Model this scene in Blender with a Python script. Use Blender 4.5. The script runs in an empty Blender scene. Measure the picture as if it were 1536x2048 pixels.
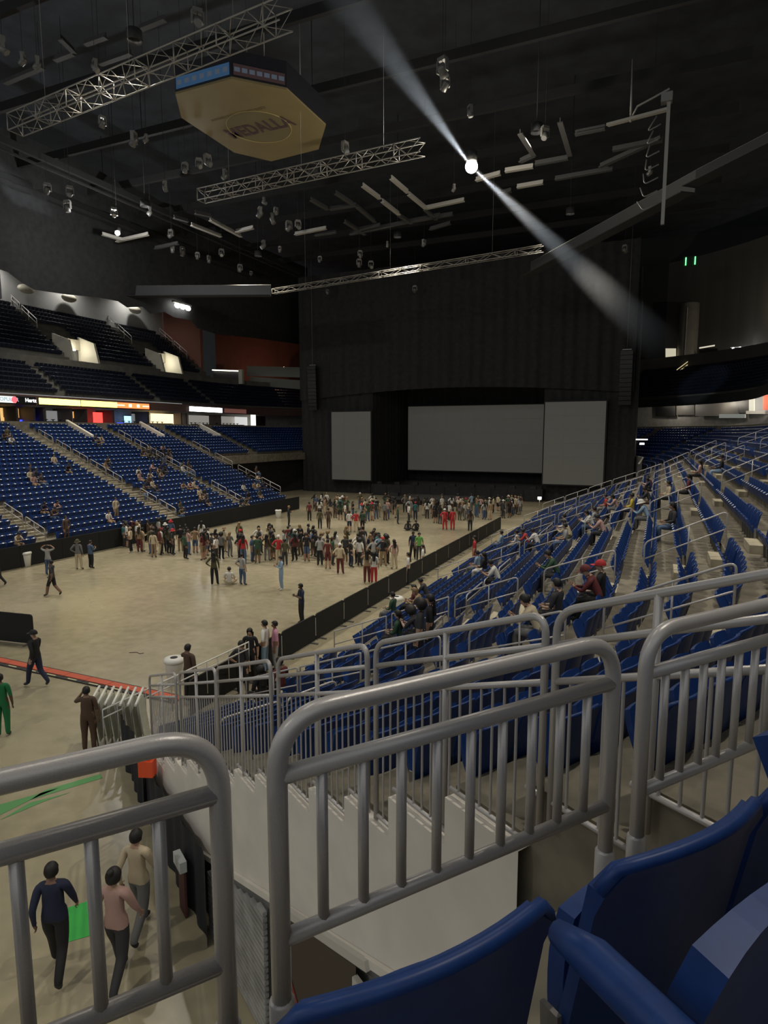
import bpy, bmesh, math, random
from mathutils import Vector, Matrix, Euler
R_ = math.radians
SC = bpy.context.scene
COL = SC.collection
# ---------------------------------------------------------------- camera
F_PX, CAM_Z = 1250.0, 8.4
PITCH, YAW = math.atan(158 / F_PX), R_(23.66)
cam_d = bpy.data.cameras.new('camera'); cam = bpy.data.objects.new('camera', cam_d); COL.objects.link(cam)
cam.location = (0, 0, CAM_Z); cam.rotation_euler = (math.pi / 2 - PITCH, 0, YAW)
cam_d.sensor_fit = 'VERTICAL'; cam_d.sensor_height = 36; cam_d.lens = 36 * F_PX / 2048
cam_d.clip_end = 400; cam_d.clip_start = 0.15
SC.camera = cam
FW = Vector((-math.sin(YAW) * math.cos(PITCH), math.cos(YAW) * math.cos(PITCH), -math.sin(PITCH)))
RT = Vector((math.cos(YAW), math.sin(YAW), 0)); UP = RT.cross(FW)
# ---------------------------------------------------------------- world / exposure
w = bpy.data.worlds.new('hall_air'); SC.world = w; w.use_nodes = True
w.node_tree.nodes['Background'].inputs[0].default_value = (0.92, 0.97, 1.0, 1)
w.node_tree.nodes['Background'].inputs[1].default_value = 0.15
SC.view_settings.view_transform = 'Standard'; SC.view_settings.look = 'None'
SC.view_settings.exposure = 1.62; SC.view_settings.gamma = 1.0
SC.view_settings.use_curve_mapping = False
try:
    SC.cycles.use_denoising = True
    SC.cycles.max_bounces = 5; SC.cycles.diffuse_bounces = 3; SC.cycles.glossy_bounces = 3
    SC.cycles.volume_bounces = 0; SC.cycles.transparent_max_bounces = 6
    SC.cycles.sample_clamp_indirect = 4.0
except Exception: pass
# house lights: real spot lamps; their housings are built with the ceiling (see house_light)
HOUSE = []          # (x, y, z, watts)
for hx in (-40, -24, -8):
    for hy, hw in ((6, 400), (25, 2500), (42, 3000), (58, 2600)):
        HOUSE.append((hx, hy, 27.0, hw))
HOUSE += [(6, 20, 26.0, 1500), (6, 40, 26.0, 1500), (9, 66, 26.0, 900), (-53, 30, 26.0, 1500), (-53, 50, 26.0, 1500), (4, 8, 26.0, 1300), (-15, -9, 24.0, 2600)]  # last lamp, behind the viewer, added to brighten the tunnel wall

# ---------------------------------------------------------------- helpers
def ray(px, py): return FW + RT * ((px - 768) / F_PX) - UP * ((py - 1024) / F_PX)
def onz(px, py, z=0.0):
    d = ray(px, py); t = (z - CAM_Z) / d.z
    return Vector((d.x * t, d.y * t, z))
def onx(px, py, x):
    d = ray(px, py); t = x / d.x
    return Vector((x, d.y * t, CAM_Z + d.z * t))
def ony(px, py, y):
    d = ray(px, py); t = y / d.y
    return Vector((d.x * t, y, CAM_Z + d.z * t))
def proj(p):
    v = Vector(p) - Vector((0, 0, CAM_Z)); d = v.dot(FW)
    if d < 0.05: return None
    return (768 + F_PX * v.dot(RT) / d, 1024 - F_PX * v.dot(UP) / d, d)
def inframe(p, m=40):
    q = proj(p)
    return q is not None and -m < q[0] < 1536 + m and -m < q[1] < 2048 + m

MATS = {}
def mat(name, col, rough=0.6, metal=0.0, var=0.0, scale=8.0, bump=0.0, emit=None, estr=0.0, coat=0.0, col2=None, detail=4):
    if name in MATS: return MATS[name]
    m = bpy.data.materials.new(name); m.use_nodes = True
    nt = m.node_tree; b = nt.nodes['Principled BSDF']
    b.inputs['Base Color'].default_value = (*col, 1); b.inputs['Roughness'].default_value = rough
    b.inputs['Metallic'].default_value = metal
    if coat: b.inputs['Coat Weight'].default_value = coat
    if emit: b.inputs['Emission Color'].default_value = (*emit, 1); b.inputs['Emission Strength'].default_value = estr
    if var or bump or col2:
        tc = nt.nodes.new('ShaderNodeTexCoord'); no = nt.nodes.new('ShaderNodeTexNoise')
        no.inputs['Scale'].default_value = scale; no.inputs['Detail'].default_value = detail
        nt.links.new(tc.outputs['Object'], no.inputs['Vector'])
        if var or col2:
            cr = nt.nodes.new('ShaderNodeValToRGB')
            c2 = col2 if col2 else tuple(min(1, c * (1 + var)) for c in col)
            c1 = col if col2 else tuple(c * (1 - var) for c in col)
            cr.color_ramp.elements[0].position = 0.35; cr.color_ramp.elements[1].position = 0.65
            cr.color_ramp.elements[0].color = (*c1, 1); cr.color_ramp.elements[1].color = (*c2, 1)
            nt.links.new(no.outputs['Fac'], cr.inputs['Fac']); nt.links.new(cr.outputs['Color'], b.inputs['Base Color'])
        if bump:
            bp = nt.nodes.new('ShaderNodeBump'); bp.inputs['Strength'].default_value = bump; bp.inputs['Distance'].default_value = 0.02
            nt.links.new(no.outputs['Fac'], bp.inputs['Height']); nt.links.new(bp.outputs['Normal'], b.inputs['Normal'])
    MATS[name] = m
    return m

def setprops(o, label=None, cat=None, group=None, kind=None):
    if label: o['label'] = label
    if cat: o['category'] = cat
    if group: o['group'] = group
    if kind: o['kind'] = kind
    return o
def thing(name, label, cat, loc=(0, 0, 0), rz=0.0, group=None):
    o = bpy.data.objects.new(name, None); COL.objects.link(o)
    o.location = loc; o.rotation_euler = (0, 0, rz); o.empty_display_size = 0.1
    return setprops(o, label, cat, group)
def ch_of(o, kids=None): return [c for c in o.children]
def dup(root, loc, rz, label, group=None):
    r = root.copy(); COL.objects.link(r); r.location = loc; r.rotation_euler = (0, 0, rz); r['label'] = label
    if group: r['group'] = group
    for ch in root.children:
        c = ch.copy(); COL.objects.link(c); c.parent = r
        for g in ch.children:
            d = g.copy(); COL.objects.link(d); d.parent = c
    return r
def obj(name, me, parent=None):
    o = bpy.data.objects.new(name, me); COL.objects.link(o)
    if parent is not None: o.parent = parent
    return o

class MB:
    """collects geometry for ONE mesh"""
    def __init__(s): s.v = []; s.f = []; s.m = []; s.sm = []
    def quad(s, a, b, c, d, mi=0):
        n = len(s.v); s.v += [tuple(a), tuple(b), tuple(c), tuple(d)]; s.f.append((n, n + 1, n + 2, n + 3)); s.m.append(mi); s.sm.append(False); return s
    def box(s, c, size, M=None, mi=0):
        x, y, z = size[0] / 2, size[1] / 2, size[2] / 2; n = len(s.v)
        for dx, dy, dz in ((-1, -1, -1), (1, -1, -1), (1, 1, -1), (-1, 1, -1), (-1, -1, 1), (1, -1, 1), (1, 1, 1), (-1, 1, 1)):
            p = Vector((dx * x, dy * y, dz * z))
            if M is not None: p = M @ p
            s.v.append((c[0] + p.x, c[1] + p.y, c[2] + p.z))
        for q in ((3, 2, 1, 0), (4, 5, 6, 7), (0, 1, 5, 4), (1, 2, 6, 5), (2, 3, 7, 6), (3, 0, 4, 7)):
            s.f.append(tuple(n + i for i in q)); s.m.append(mi); s.sm.append(False)
        return s
    def beam(s, a, b, wd, ht, mi=0):
        a = Vector(a); b = Vector(b); d = (b - a); L = d.length; d.normalize()
        up = Vector((0, 0, 1)) if abs(d.z) < 0.95 else Vector((1, 0, 0))
        sd = d.cross(up).normalized(); u = sd.cross(d)
        M = Matrix((d, sd, u)).transposed()
        return s.box((a + b) / 2, (L, wd, ht), M, mi)
    def tube(s, path, r, n=8, mi=0, caps=True, closed=False):
        P = [Vector(p) for p in path]; k = len(P); base = len(s.v); prev = None
        for i in range(k):
            if closed: t = (P[(i + 1) % k] - P[i - 1])
            else: t = P[min(i + 1, k - 1)] - P[max(i - 1, 0)]
            t.normalize()
            if prev is None:
                a = Vector((0, 0, 1)) if abs(t.z) < 0.9 else Vector((1, 0, 0)); u = t.cross(a).normalized()
            else:
                u = (prev - t * prev.dot(t))
                u = u.normalized() if u.length > 1e-6 else t.orthogonal().normalized()
            prev = u; v2 = t.cross(u)
            rr = r[i] if isinstance(r, (list, tuple)) else r
            for j in range(n):
                a = 2 * math.pi * j / n; p = P[i] + (u * math.cos(a) + v2 * math.sin(a)) * rr; s.v.append(tuple(p))
        for i in range(k if closed else k - 1):
            for j in range(n):
                i2 = (i + 1) % k
                s.f.append((base + i * n + j, base + i * n + (j + 1) % n, base + i2 * n + (j + 1) % n, base + i2 * n + j)); s.m.append(mi); s.sm.append(True)
        if caps and not closed:
            s.f.append(tuple(base + j for j in range(n))[::-1]); s.m.append(mi); s.sm.append(False)
            s.f.append(tuple(base + (k - 1) * n + j for j in range(n))); s.m.append(mi); s.sm.append(False)
        return s
    def lathe(s, prof, n=16, c=(0, 0, 0), mi=0):
        base = len(s.v); k = len(prof)
        for (r, z) in prof:
            for j in range(n):
                a = 2 * math.pi * j / n; s.v.append((c[0] + r * math.cos(a), c[1] + r * math.sin(a), c[2] + z))
        for i in range(k - 1):
            for j in range(n):
                s.f.append((base + i * n + j, base + i * n + (j + 1) % n, base + (i + 1) * n + (j + 1) % n, base + (i + 1) * n + j)); s.m.append(mi); s.sm.append(True)
        s.f.append(tuple(base + j for j in range(n))[::-1]); s.m.append(mi); s.sm.append(False)
        s.f.append(tuple(base + (k - 1) * n + j for j in range(n))); s.m.append(mi); s.sm.append(False)
        return s
    def grid(s, fn, nu, nv, mi=0, smooth=True, flip=False):
        base = len(s.v)
        for i in range(nu + 1):
            for j in range(nv + 1): s.v.append(tuple(fn(i / nu, j / nv)))
        for i in range(nu):
            for j in range(nv):
                q = (base + i * (nv + 1) + j, base + (i + 1) * (nv + 1) + j, base + (i + 1) * (nv + 1) + j + 1, base + i * (nv + 1) + j + 1)
                s.f.append(q[::-1] if flip else q); s.m.append(mi); s.sm.append(smooth)
        return s
    def ellipsoid(s, c, r, n=12, k=8, mi=0, M=None):
        def fn(u, v):
            a = 2 * math.pi * u; b = math.pi * (v - 0.5)
            p = Vector((r[0] * math.cos(b) * math.cos(a), r[1] * math.cos(b) * math.sin(a), r[2] * math.sin(b)))
            if M is not None: p = M @ p
            return p + Vector(c)
        return s.grid(fn, n, k, mi)
    def mesh(s, name, mats):
        me = bpy.data.meshes.new(name); me.from_pydata(s.v, [], s.f)
        for m in (mats if isinstance(mats, (list, tuple)) else [mats]): me.materials.append(m)
        me.polygons.foreach_set('material_index', s.m); me.polygons.foreach_set('use_smooth', s.sm)
        me.update(); return me
    def build(s, name, mats, parent=None): return obj(name, s.mesh(name, mats), parent)

def rounded(pts, rad, n=6):
    """polyline with filleted corners"""
    P = [Vector(p) for p in pts]; out = [P[0]]
    for i in range(1, len(P) - 1):
        a = P[i - 1] - P[i]; b = P[i + 1] - P[i]; la, lb = a.length, b.length
        a.normalize(); b.normalize(); d = min(rad, la * 0.49, lb * 0.49)
        p0 = P[i] + a * d; p1 = P[i] + b * d
        for k in range(n + 1):
            t = k / n; out.append(p0 * (1 - t) ** 2 + P[i] * 2 * t * (1 - t) + p1 * t * t)
    out.append(P[-1]); return out
ORD = ['first', 'second', 'third', 'fourth', 'fifth', 'sixth', 'seventh', 'eighth', 'ninth', 'tenth', 'eleventh', 'twelfth', 'thirteenth', 'fourteenth', 'fifteenth', 'sixteenth', 'seventeenth', 'eighteenth', 'nineteenth']
_T = ['twentieth', 'thirtieth', 'fortieth', 'fiftieth', 'sixtieth', 'seventieth', 'eightieth', 'ninetieth']
for _t in range(8):
    ORD.append(_T[_t]); ORD += [_T[_t].replace('ieth', 'y') + '-' + ORD[_i] for _i in range(9)]
def nth(i):
    if i < len(ORD): return ORD[i]
    i += 1
    return '%d%s' % (i, 'th' if 10 < i % 100 < 14 else {1: 'st', 2: 'nd', 3: 'rd'}.get(i % 10, 'th'))

# ---------------------------------------------------------------- materials
M_conc = mat('concrete_tread', (0.19, 0.168, 0.125), 0.75, var=0.25, scale=3, bump=0.15)
M_step = mat('pale_step_concrete', (0.44, 0.39, 0.28), 0.8, var=0.15, scale=4)
M_white = mat('white_wall_paint', (0.74, 0.69, 0.61), 0.6, var=0.05, scale=2)
M_black = mat('black_panel', (0.006, 0.006, 0.006), 0.8)
M_drape = mat('black_drape', (0.024, 0.024, 0.0245), 0.9, var=0.2, scale=2)
M_rail = mat('galvanised_rail_paint', (0.50, 0.475, 0.46), 0.32, 0.2, var=0.05, scale=300, bump=0.06)
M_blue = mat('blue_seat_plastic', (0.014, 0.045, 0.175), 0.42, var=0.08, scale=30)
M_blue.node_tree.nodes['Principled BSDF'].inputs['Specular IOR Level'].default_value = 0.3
M_blue_dim = mat('upper_seat_dimmed', (0.010, 0.014, 0.030), 0.5)  # same blue seats, darkened in the colour for the dim upper decks
M_dot = mat('seat_number_plate', (0.8, 0.8, 0.77), 0.4)
M_gray = mat('grey_painted_wall', (0.24, 0.235, 0.22), 0.7, var=0.12, scale=1.5)
M_dark = mat('dark_structure', (0.02, 0.02, 0.021), 0.8)
M_steel = mat('dull_steel', (0.25, 0.24, 0.22), 0.45, 0.5)
M_truss = mat('truss_aluminium', (0.34, 0.32, 0.28), 0.5, 0.4)
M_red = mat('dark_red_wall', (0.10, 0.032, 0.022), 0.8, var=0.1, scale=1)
M_plastic_w = mat('white_plastic', (0.72, 0.71, 0.66), 0.45)
# ================================================================ SETTING
CXR, CXL, CY0, CY1 = -18.0, -30.6, 15.0, 75.0
TR = 0.8
R0_ = 6.0
def Rk(k): return R0_ + TR * k
def zP(k): return 0.9 + 0.274 * k + 0.001 * k * k
def cl(x): return max(0.0, min(1.0, x))
def zR(k): return zP(k) - 0.5 * cl((20 - k) / 5) - 0.25 * cl((10 - k) / 7)
K0 = 3
def zL(k): return 0.9 + 0.335 * k
def zatR(R): return zR((R - R0_) / TR)
def zPat(R): return zP((R - R0_) / TR)
def st(cx, cy, a, R, z): return (cx + R * math.cos(a), cy + R * math.sin(a), z)
def arc(cx, cy, a0, a1, step=2.0):
    n = max(1, int(round(abs(a1 - a0) / step)))
    return [(cx, cy, R_(a0 + (a1 - a0) * i / n)) for i in range(n + 1)]
def sweep(stations, prof, mb, mi=0, capends=True, zbase=None):
    """prof: list of (R,z); sweeps it along the stations"""
    n = len(prof); b = len(mb.v)
    for s_ in stations:
        for (r, z) in prof: mb.v.append(st(*s_, r, z))
    for i in range(len(stations) - 1):
        for j in range(n - 1):
            mb.f.append((b + i * n + j, b + (i + 1) * n + j, b + (i + 1) * n + j + 1, b + i * n + j + 1)); mb.m.append(mi); mb.sm.append(False)
    if capends and zbase is not None:
        for s_ in (stations[0], stations[-1]):
            for j in range(n - 1):
                if abs(prof[j][0] - prof[j + 1][0]) > 1e-6:
                    mb.quad(st(*s_, prof[j][0], zbase), st(*s_, prof[j + 1][0], zbase), st(*s_, *prof[j + 1]), st(*s_, *prof[j]), mi)
    return mb
def terrace_prof(k0, k1, zf, zb=None):
    p = []
    if zb is not None: p.append((Rk(k0), zb))
    for k in range(k0, k1):
        p.append((Rk(k), zf(k))); p.append((Rk(k + 1), zf(k)))
    p.append((Rk(k1), zf(k1 - 1) + 0.9)); p.append((Rk(k1) + 0.25, zf(k1 - 1) + 0.9)); p.append((Rk(k1) + 0.25, zf(k1 - 1)))
    return p
def structure(o, label): return setprops(o, label, None, None, 'structure')

# floor: polished concrete
fm = bpy.data.materials.new('polished_concrete_floor'); fm.use_nodes = True
nt = fm.node_tree; b = nt.nodes['Principled BSDF']; tc = nt.nodes.new('ShaderNodeTexCoord')
n1 = nt.nodes.new('ShaderNodeTexNoise'); n1.inputs['Scale'].default_value = 0.16; n1.inputs['Detail'].default_value = 6
n2 = nt.nodes.new('ShaderNodeTexNoise'); n2.inputs['Scale'].default_value = 2.2; n2.inputs['Detail'].default_value = 8
mx = nt.nodes.new('ShaderNodeMix'); mx.data_type = 'FLOAT'; mx.inputs[0].default_value = 0.35
cr = nt.nodes.new('ShaderNodeValToRGB')
cr.color_ramp.elements[0].position = 0.36; cr.color_ramp.elements[0].color = (0.26, 0.228, 0.15, 1)
cr.color_ramp.elements[1].position = 0.62; cr.color_ramp.elements[1].color = (0.40, 0.352, 0.238, 1)
for n_ in (n1, n2): nt.links.new(tc.outputs['Object'], n_.inputs['Vector'])
nt.links.new(n1.outputs['Fac'], mx.inputs[2]); nt.links.new(n2.outputs['Fac'], mx.inputs[3])
nt.links.new(mx.outputs[0], cr.inputs['Fac']); nt.links.new(cr.outputs['Color'], b.inputs['Base Color'])
rr = nt.nodes.new('ShaderNodeMapRange'); rr.inputs[3].default_value = 0.16; rr.inputs[4].default_value = 0.34
nt.links.new(n1.outputs['Fac'], rr.inputs[0]); nt.links.new(rr.outputs[0], b.inputs['Roughness'])
b.inputs['Specular IOR Level'].default_value = 0.5
mb = MB(); mb.box((-24, 45, -0.1), (130, 130, 0.2))
structure(mb.build('floor', fm), 'polished beige concrete arena floor')

# front wall of the right stand
# right stand ------------------------------------------------------------
TH = -32.0                                   # side wall of the floor-level tunnel
near_corner = arc(CXR, CY0, TH, 0)
straight = [(CXR, CY0 + i * 0.5 * 8.76, 0.0) for i in range(11)]          # to y = 58.8
K1 = 26
mb = MB(); sweep(near_corner + straight[1:], terrace_prof(K0, K1, zR, 0.0), mb, 0, True, 0.0)
terr_r = structure(mb.build('floor_terrace', M_conc), 'stepped concrete seating terrace of the near right stand')
mb = MB(); sweep([(CXR, 58.8, 0.0), (CXR, 66, 0.0), (CXR, 75, 0.0)] + arc(CXR, CY1, 0, 66, 4)[1:], terrace_prof(13, K1, zR, 0.0), mb, 0, True, 0.0)
structure(mb.build('floor_terrace', M_conc), 'stepped concrete terrace of the far right corner')
mb = MB(); sweep(arc(CXR, CY0, -64, TH), terrace_prof(20, K1, zR, 4.9), mb, 0, True, 4.9)
structure(mb.build('floor_terrace', M_conc), 'concrete terrace over the tunnel behind the front handrail')
mb = MB(); sweep(arc(CXR, CY0, -84, -64), terrace_prof(0, K1, zR, 0.0), mb, 0, True, 0.0)
structure(mb.build('floor_terrace', M_conc), 'concrete terrace on the other side of the tunnel')
# tunnel side wall (white band stepped on top, sloping trim, dark lower wall)
def wl(R, z, off=0.0):
    a = R_(TH); return Vector((CXR + R * math.cos(a) + off * math.sin(a), CY0 + R * math.sin(a) - off * math.cos(a), z))
# 'off' > 0 : towards the tunnel
mb = MB()
def trim_z(R): return 1.58 + (R - 14.26) * 0.379
for k in range(K0, 18):
    r0, r1 = Rk(k), min(Rk(k + 1), 20.5); zt = zR(k) - 0.06
    b0, b1 = max(0, trim_z(r0)), max(0, trim_z(r1))
    if b0 >= zt: continue
    A, B_, C_, D_ = wl(r0, b0, .12), wl(r1, b1, .12), wl(r1, zt, .12), wl(r0, zt, .12)
    mb.quad(A, B_, C_, D_)
    mb.quad(D_, C_, wl(r1, zt, 0), wl(r0, zt, 0)); mb.quad(A, D_, wl(r0, zt, 0), wl(r0, b0, 0)); mb.quad(B_, A, wl(r0, b0, 0), wl(r1, b1, 0))
wall_t = structure(mb.build('wall_tunnel', M_white), 'white stepped fascia wall of the floor-level tunnel')
mb = MB(); mb.beam(wl(10.2, trim_z(10.2), .15), wl(20.5, trim_z(20.5), .15), 0.05, 0.09)
structure(mb.build('trim_1', M_white), 'sloping white trim along the foot of the tunnel fascia')
mb = MB(); mb.quad(wl(6.4, 0, .04), wl(24, 0, .04), wl(24, 5.3, .04), wl(6.4, .2, .04))
structure(mb.build('wall_lower_tunnel', M_gray), 'grey lower side wall of the tunnel')
# corrugated cladding on the lower wall
mb = MB()
n_r = 26
for i in range(n_r):
    z0 = i * 0.095
    r_hi = 15.95
    r_lo = max(13.6, 14.26 + (z0 + 0.16 - 1.5) / 0.379)
    if r_lo > r_hi - 0.1: break
    mb.beam(wl(r_lo, z0 + .05, .17), wl(r_hi, z0 + .05, .17), 0.06, 0.06)
setprops(mb.build('corrugated_cladding', mat('zinc_sheet', (0.5, 0.5, 0.5), 0.3, 0.4, var=.2, scale=3)), 'ridged silver metal cladding under the white tunnel wall', 'cladding')
mb = MB(); sweep(near_corner[4:] + straight[1:], [(Rk(K0) - .04, 0.0), (Rk(K0) - .04, zR(K0) - .05), (Rk(K0), zR(K0) - .05)], mb)
wf = structure(mb.build('wall_stand_front', M_white), 'white front wall below the first row of the right stand')
mpost = MB().box((0, 0, zR(K0) / 2), (.08, .14, zR(K0))).mesh('wall_post', M_gray)
for i in range(28):
    o2 = obj('wall_post', mpost, wf); o2.location = (CXR + Rk(K0) - .08, 15.5 + i * 1.55, 0)
# left stand ---------------------------------------------------------------
KL = 24
left_st = [(CXL, y, math.pi) for y in (15, 25, 35, 45, 52, 58.8)]
left_far = [(CXL, y, math.pi) for y in (58.8, 66, 75)] + arc(CXL, CY1, 180, 128, 4)[1:]
mb = MB(); sweep(left_st, terrace_prof(0, KL, zL, 0.0), mb, 0, True, 0.0)
terr_l = structure(mb.build('floor_terrace', M_conc), 'stepped concrete terrace of the left stand')
mb = MB(); sweep(left_far, terrace_prof(14, KL, zL, 4.6), mb, 0, True, 4.6)
structure(mb.build('floor_terrace', M_conc), 'raised concrete terrace of the far left corner')
mb = MB(); sweep(left_far, [(Rk(14) + 1.5, 0), (Rk(14) + 1.5, 4.6), (Rk(14), 4.6)], mb)
structure(mb.build('wall_under_corner_seats', M_drape), 'black void wall below the far left corner seats')
# suites + upper deck, left --------------------------------------------------
RS = Rk(KL) + 0.3                               # 25.8 front of the suite floor
ZS = zL(KL - 1) + 0.9                           # parapet top ~9.5
left_all = left_st[:-1] + left_far
RB, RP = 31.0, 31.4                             # parapet radius between club rows and upper rows
mb = MB(); sweep(left_all, [(RS, ZS - 1.1), (RS + 3.2, ZS - 1.1), (RS + 3.2, 12.2)], mb)
structure(mb.build('wall_suites', M_gray), 'grey back wall of the suite level on the left')
mb = MB(); sweep(left_all, [(RS + 3.2, 12.0), (RS + 0.3, 11.85), (RS + 0.25, 11.15), (RS, 11.1), (RS, 12.0), (RS + 0.3, 12.1)], mb)
structure(mb.build('trim_2', mat('suite_fascia', (0.10, 0.055, 0.045), 0.6)), 'dark fascia band above the suites on the left')
NC, NU = 7, 11
def zc(k): return 12.2 + 0.5 * k
def Rc(k): return RS + 0.4 + 0.75 * k
def zu(k): return 17.0 + 0.6 * k
def Ru(k): return RP + 0.5 + 0.8 * k
pr = []
for k in range(NC): pr += [(Rc(k), zc(k)), (Rc(k + 1), zc(k))]
pr += [(RB + .1, zc(NC - 1)), (RB + .1, 15.4), (RB, 15.4), (RB, 16.6), (RP, 16.6), (RP, 16.2), (RP + .5, 16.2)]
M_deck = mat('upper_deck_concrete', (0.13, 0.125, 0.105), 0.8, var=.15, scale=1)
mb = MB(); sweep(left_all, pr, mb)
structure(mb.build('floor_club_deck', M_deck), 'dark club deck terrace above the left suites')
up_st = [(CXL, y, math.pi) for y in (15, 30, 45, 60, 75, 77.5)]
pr = []
for k in range(NU): pr += [(Ru(k), zu(k) - (0.8 if k == 0 else 0)), (Ru(k), zu(k)), (Ru(k + 1), zu(k))]
PORT = (54.6, 69.0)                        # upper deck portals (y)
mb = MB(); segs_y = [15, 30, 45, PORT[0] - 1.75, PORT[0] + 1.75, 62, PORT[1] - 1.75, PORT[1] + 1.75, 77.5]
for i_ in range(len(segs_y) - 1):
    inside = any(abs((segs_y[i_] + segs_y[i_ + 1]) / 2 - q) < 1 for q in PORT)
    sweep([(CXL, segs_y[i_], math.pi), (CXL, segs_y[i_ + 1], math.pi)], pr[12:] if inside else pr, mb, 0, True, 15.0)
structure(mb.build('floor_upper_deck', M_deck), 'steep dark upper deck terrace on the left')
RW = Ru(NU) + .1
mb = MB(); sweep(up_st, [(RW, 22), (RW, 27.6), (RW - 0.5, 27.9), (RW - .5, 31)], mb)
structure(mb.build('wall_upper_left', mat('upper_wall', (0.42, 0.42, 0.41), 0.7, var=.06, scale=.5)), 'pale grey wall behind the upper deck')
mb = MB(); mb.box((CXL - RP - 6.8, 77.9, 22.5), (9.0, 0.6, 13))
structure(mb.build('wall_red', mat('red_wall_lit', (0.22, 0.085, 0.06), .8)), 'dull red end wall beside the upper deck')  # light on this wall is put into its paler red
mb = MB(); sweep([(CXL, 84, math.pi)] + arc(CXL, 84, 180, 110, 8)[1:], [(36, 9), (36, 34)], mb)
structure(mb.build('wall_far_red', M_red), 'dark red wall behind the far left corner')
# right far corner: suites and upper deck ------------------------------------------
RSR = Rk(K1) + 0.3; ZSR = zR(K1 - 1) + 0.9
right_far = [(CXR, y, 0.0) for y in (40, 60, 75)] + arc(CXR, CY1, 0, 68, 4)[1:]
mb = MB(); sweep(right_far, [(RSR, ZSR - 1.1), (RSR + 3.2, ZSR - 1.1), (RSR + 3.2, 13)], mb)
structure(mb.build('wall_suites', M_gray), 'grey back wall of the suite level on the far right')
mb = MB(); sweep(right_far, [(RSR + 3.2, 13.0), (RSR + 0.3, 12.9), (RSR, 12.0), (RSR, 13.1), (RSR + 0.3, 13.2)], mb)
structure(mb.build('trim_3', M_dark), 'dark fascia band above the far right suites')
pr = []
for k in range(9): pr += [(RSR + .4 + .75 * k, 13.2 + .5 * k), (RSR + .4 + .75 * (k + 1), 13.2 + .5 * k)]
pr += [(RSR + 7.2, 18.0), (RSR + 7.2, 19.6), (RSR + 7.6, 19.6), (RSR + 7.6, 18), (RSR + 10.5, 18), (RSR + 10.5, 34)]
mb = MB(); sweep(right_far, pr, mb)
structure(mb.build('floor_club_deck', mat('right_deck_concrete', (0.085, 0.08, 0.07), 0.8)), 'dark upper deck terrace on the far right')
# big enclosing walls and ceiling
mb = MB(); mb.quad((-95, 108, 0), (40, 108, 0), (40, 108, 40), (-95, 108, 40))
structure(mb.build('wall_far', M_dark), 'dark far end wall behind the stage')
mb = MB(); mb.quad((38, -12, 16), (38, 108, 16), (38, 108, 40), (38, -12, 40))
structure(mb.build('wall_right', M_dark), 'dark upper right wall')
M_ceil = mat('ceiling_black', (0.032, 0.036, 0.044), 0.9, var=.25, scale=.5)
mb = MB(); mb.quad((-95, -12, 38), (-95, 108, 38), (40, 108, 38), (40, -12, 38))
structure(mb.build('ceiling', M_ceil), 'dark arena ceiling above the rigging')
# ================================================================ SEATS
SEAT_OFF = 0.72
AISLES_R = (17.5, 28.0, 38.5, 49.0)
CORNER_AISLE = -13.5
AISLES_L = (28.6, 41.0, 50.5)
PITCH_S = 0.52
seats = []     # (pos, rotz, row, index_along, section)
def put(cx, cy, a, k, zf, sec, idx):
    p = st(cx, cy, a, Rk(k) + SEAT_OFF + (-.14 if sec == 'front' else .33 if sec == 'own' else 0), zf(k)); seats.append((Vector(p), a + math.pi, k, idx, sec))
for k in range(K0, K1):
    R = Rk(k) + SEAT_OFF; da = math.degrees(PITCH_S / R)
    a = TH + math.degrees(0.45 / R); i = 0
    while a < 0:
        if abs(a - CORNER_AISLE) * math.pi / 180 * R > 0.85 and not (k == 19 and a < -25): put(CXR, CY0, R_(a), k, zR, 'corner', i)
        a += da; i += 1
    y = CY0 + 0.2; i = 0
    while y < 58.3:
        if all(abs(y - q) > 0.78 for q in AISLES_R): put(CXR, y, 0.0, k, zR, 'straight', i)
        y += PITCH_S; i += 1
# the rows right in front of the viewer, over the tunnel
for i, a in enumerate((-41.3, -40.0, -38.66, -37.11, -35.8, -34.5, -33.2)): put(CXR, CY0, R_(a), 20, zR, 'front', i)
for i, a in enumerate((-37.82, -36.55, -35.28)): put(CXR, CY0, R_(a), 21, zR, 'own', i)
far_seats = []
for k in range(13, K1):
    R = Rk(k) + SEAT_OFF; da = math.degrees(PITCH_S / R)
    y = 60.5
    while y < 75:
        far_seats.append((Vector(st(CXR, y, 0, R, zR(k))), math.pi)); y += PITCH_S
    a = 0.3
    while a < 62:
        if abs(a - 24) > 1.6 and abs(a - 48) > 1.6: far_seats.append((Vector(st(CXR, CY1, R_(a), R, zR(k))), R_(a) + math.pi))
        a += da
for k in range(0, KL):
    R = Rk(k) + SEAT_OFF
    y = 22.0
    while y < 74.8:
        if all(abs(y - q) > 0.85 for q in AISLES_L) and (y < 58.0 or k >= 14) and abs(y - 59.3) > 1.0 and abs(y - 68) > .9 and not (k >= 20 and any(abs(y - q - .15) < .55 for q in (46.4, 56.4, 66.6))):
            far_seats.append((Vector(st(CXL, y, math.pi, R, zL(k))), 0.0))
        y += PITCH_S
    if k >= 14:
        a = 179.6; da = math.degrees(PITCH_S / R)
        while a > 130:
            far_seats.append((Vector(st(CXL, CY1, R_(a), R, zL(k))), R_(a) + math.pi)); a -= da

SIDE_L = 1
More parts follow.
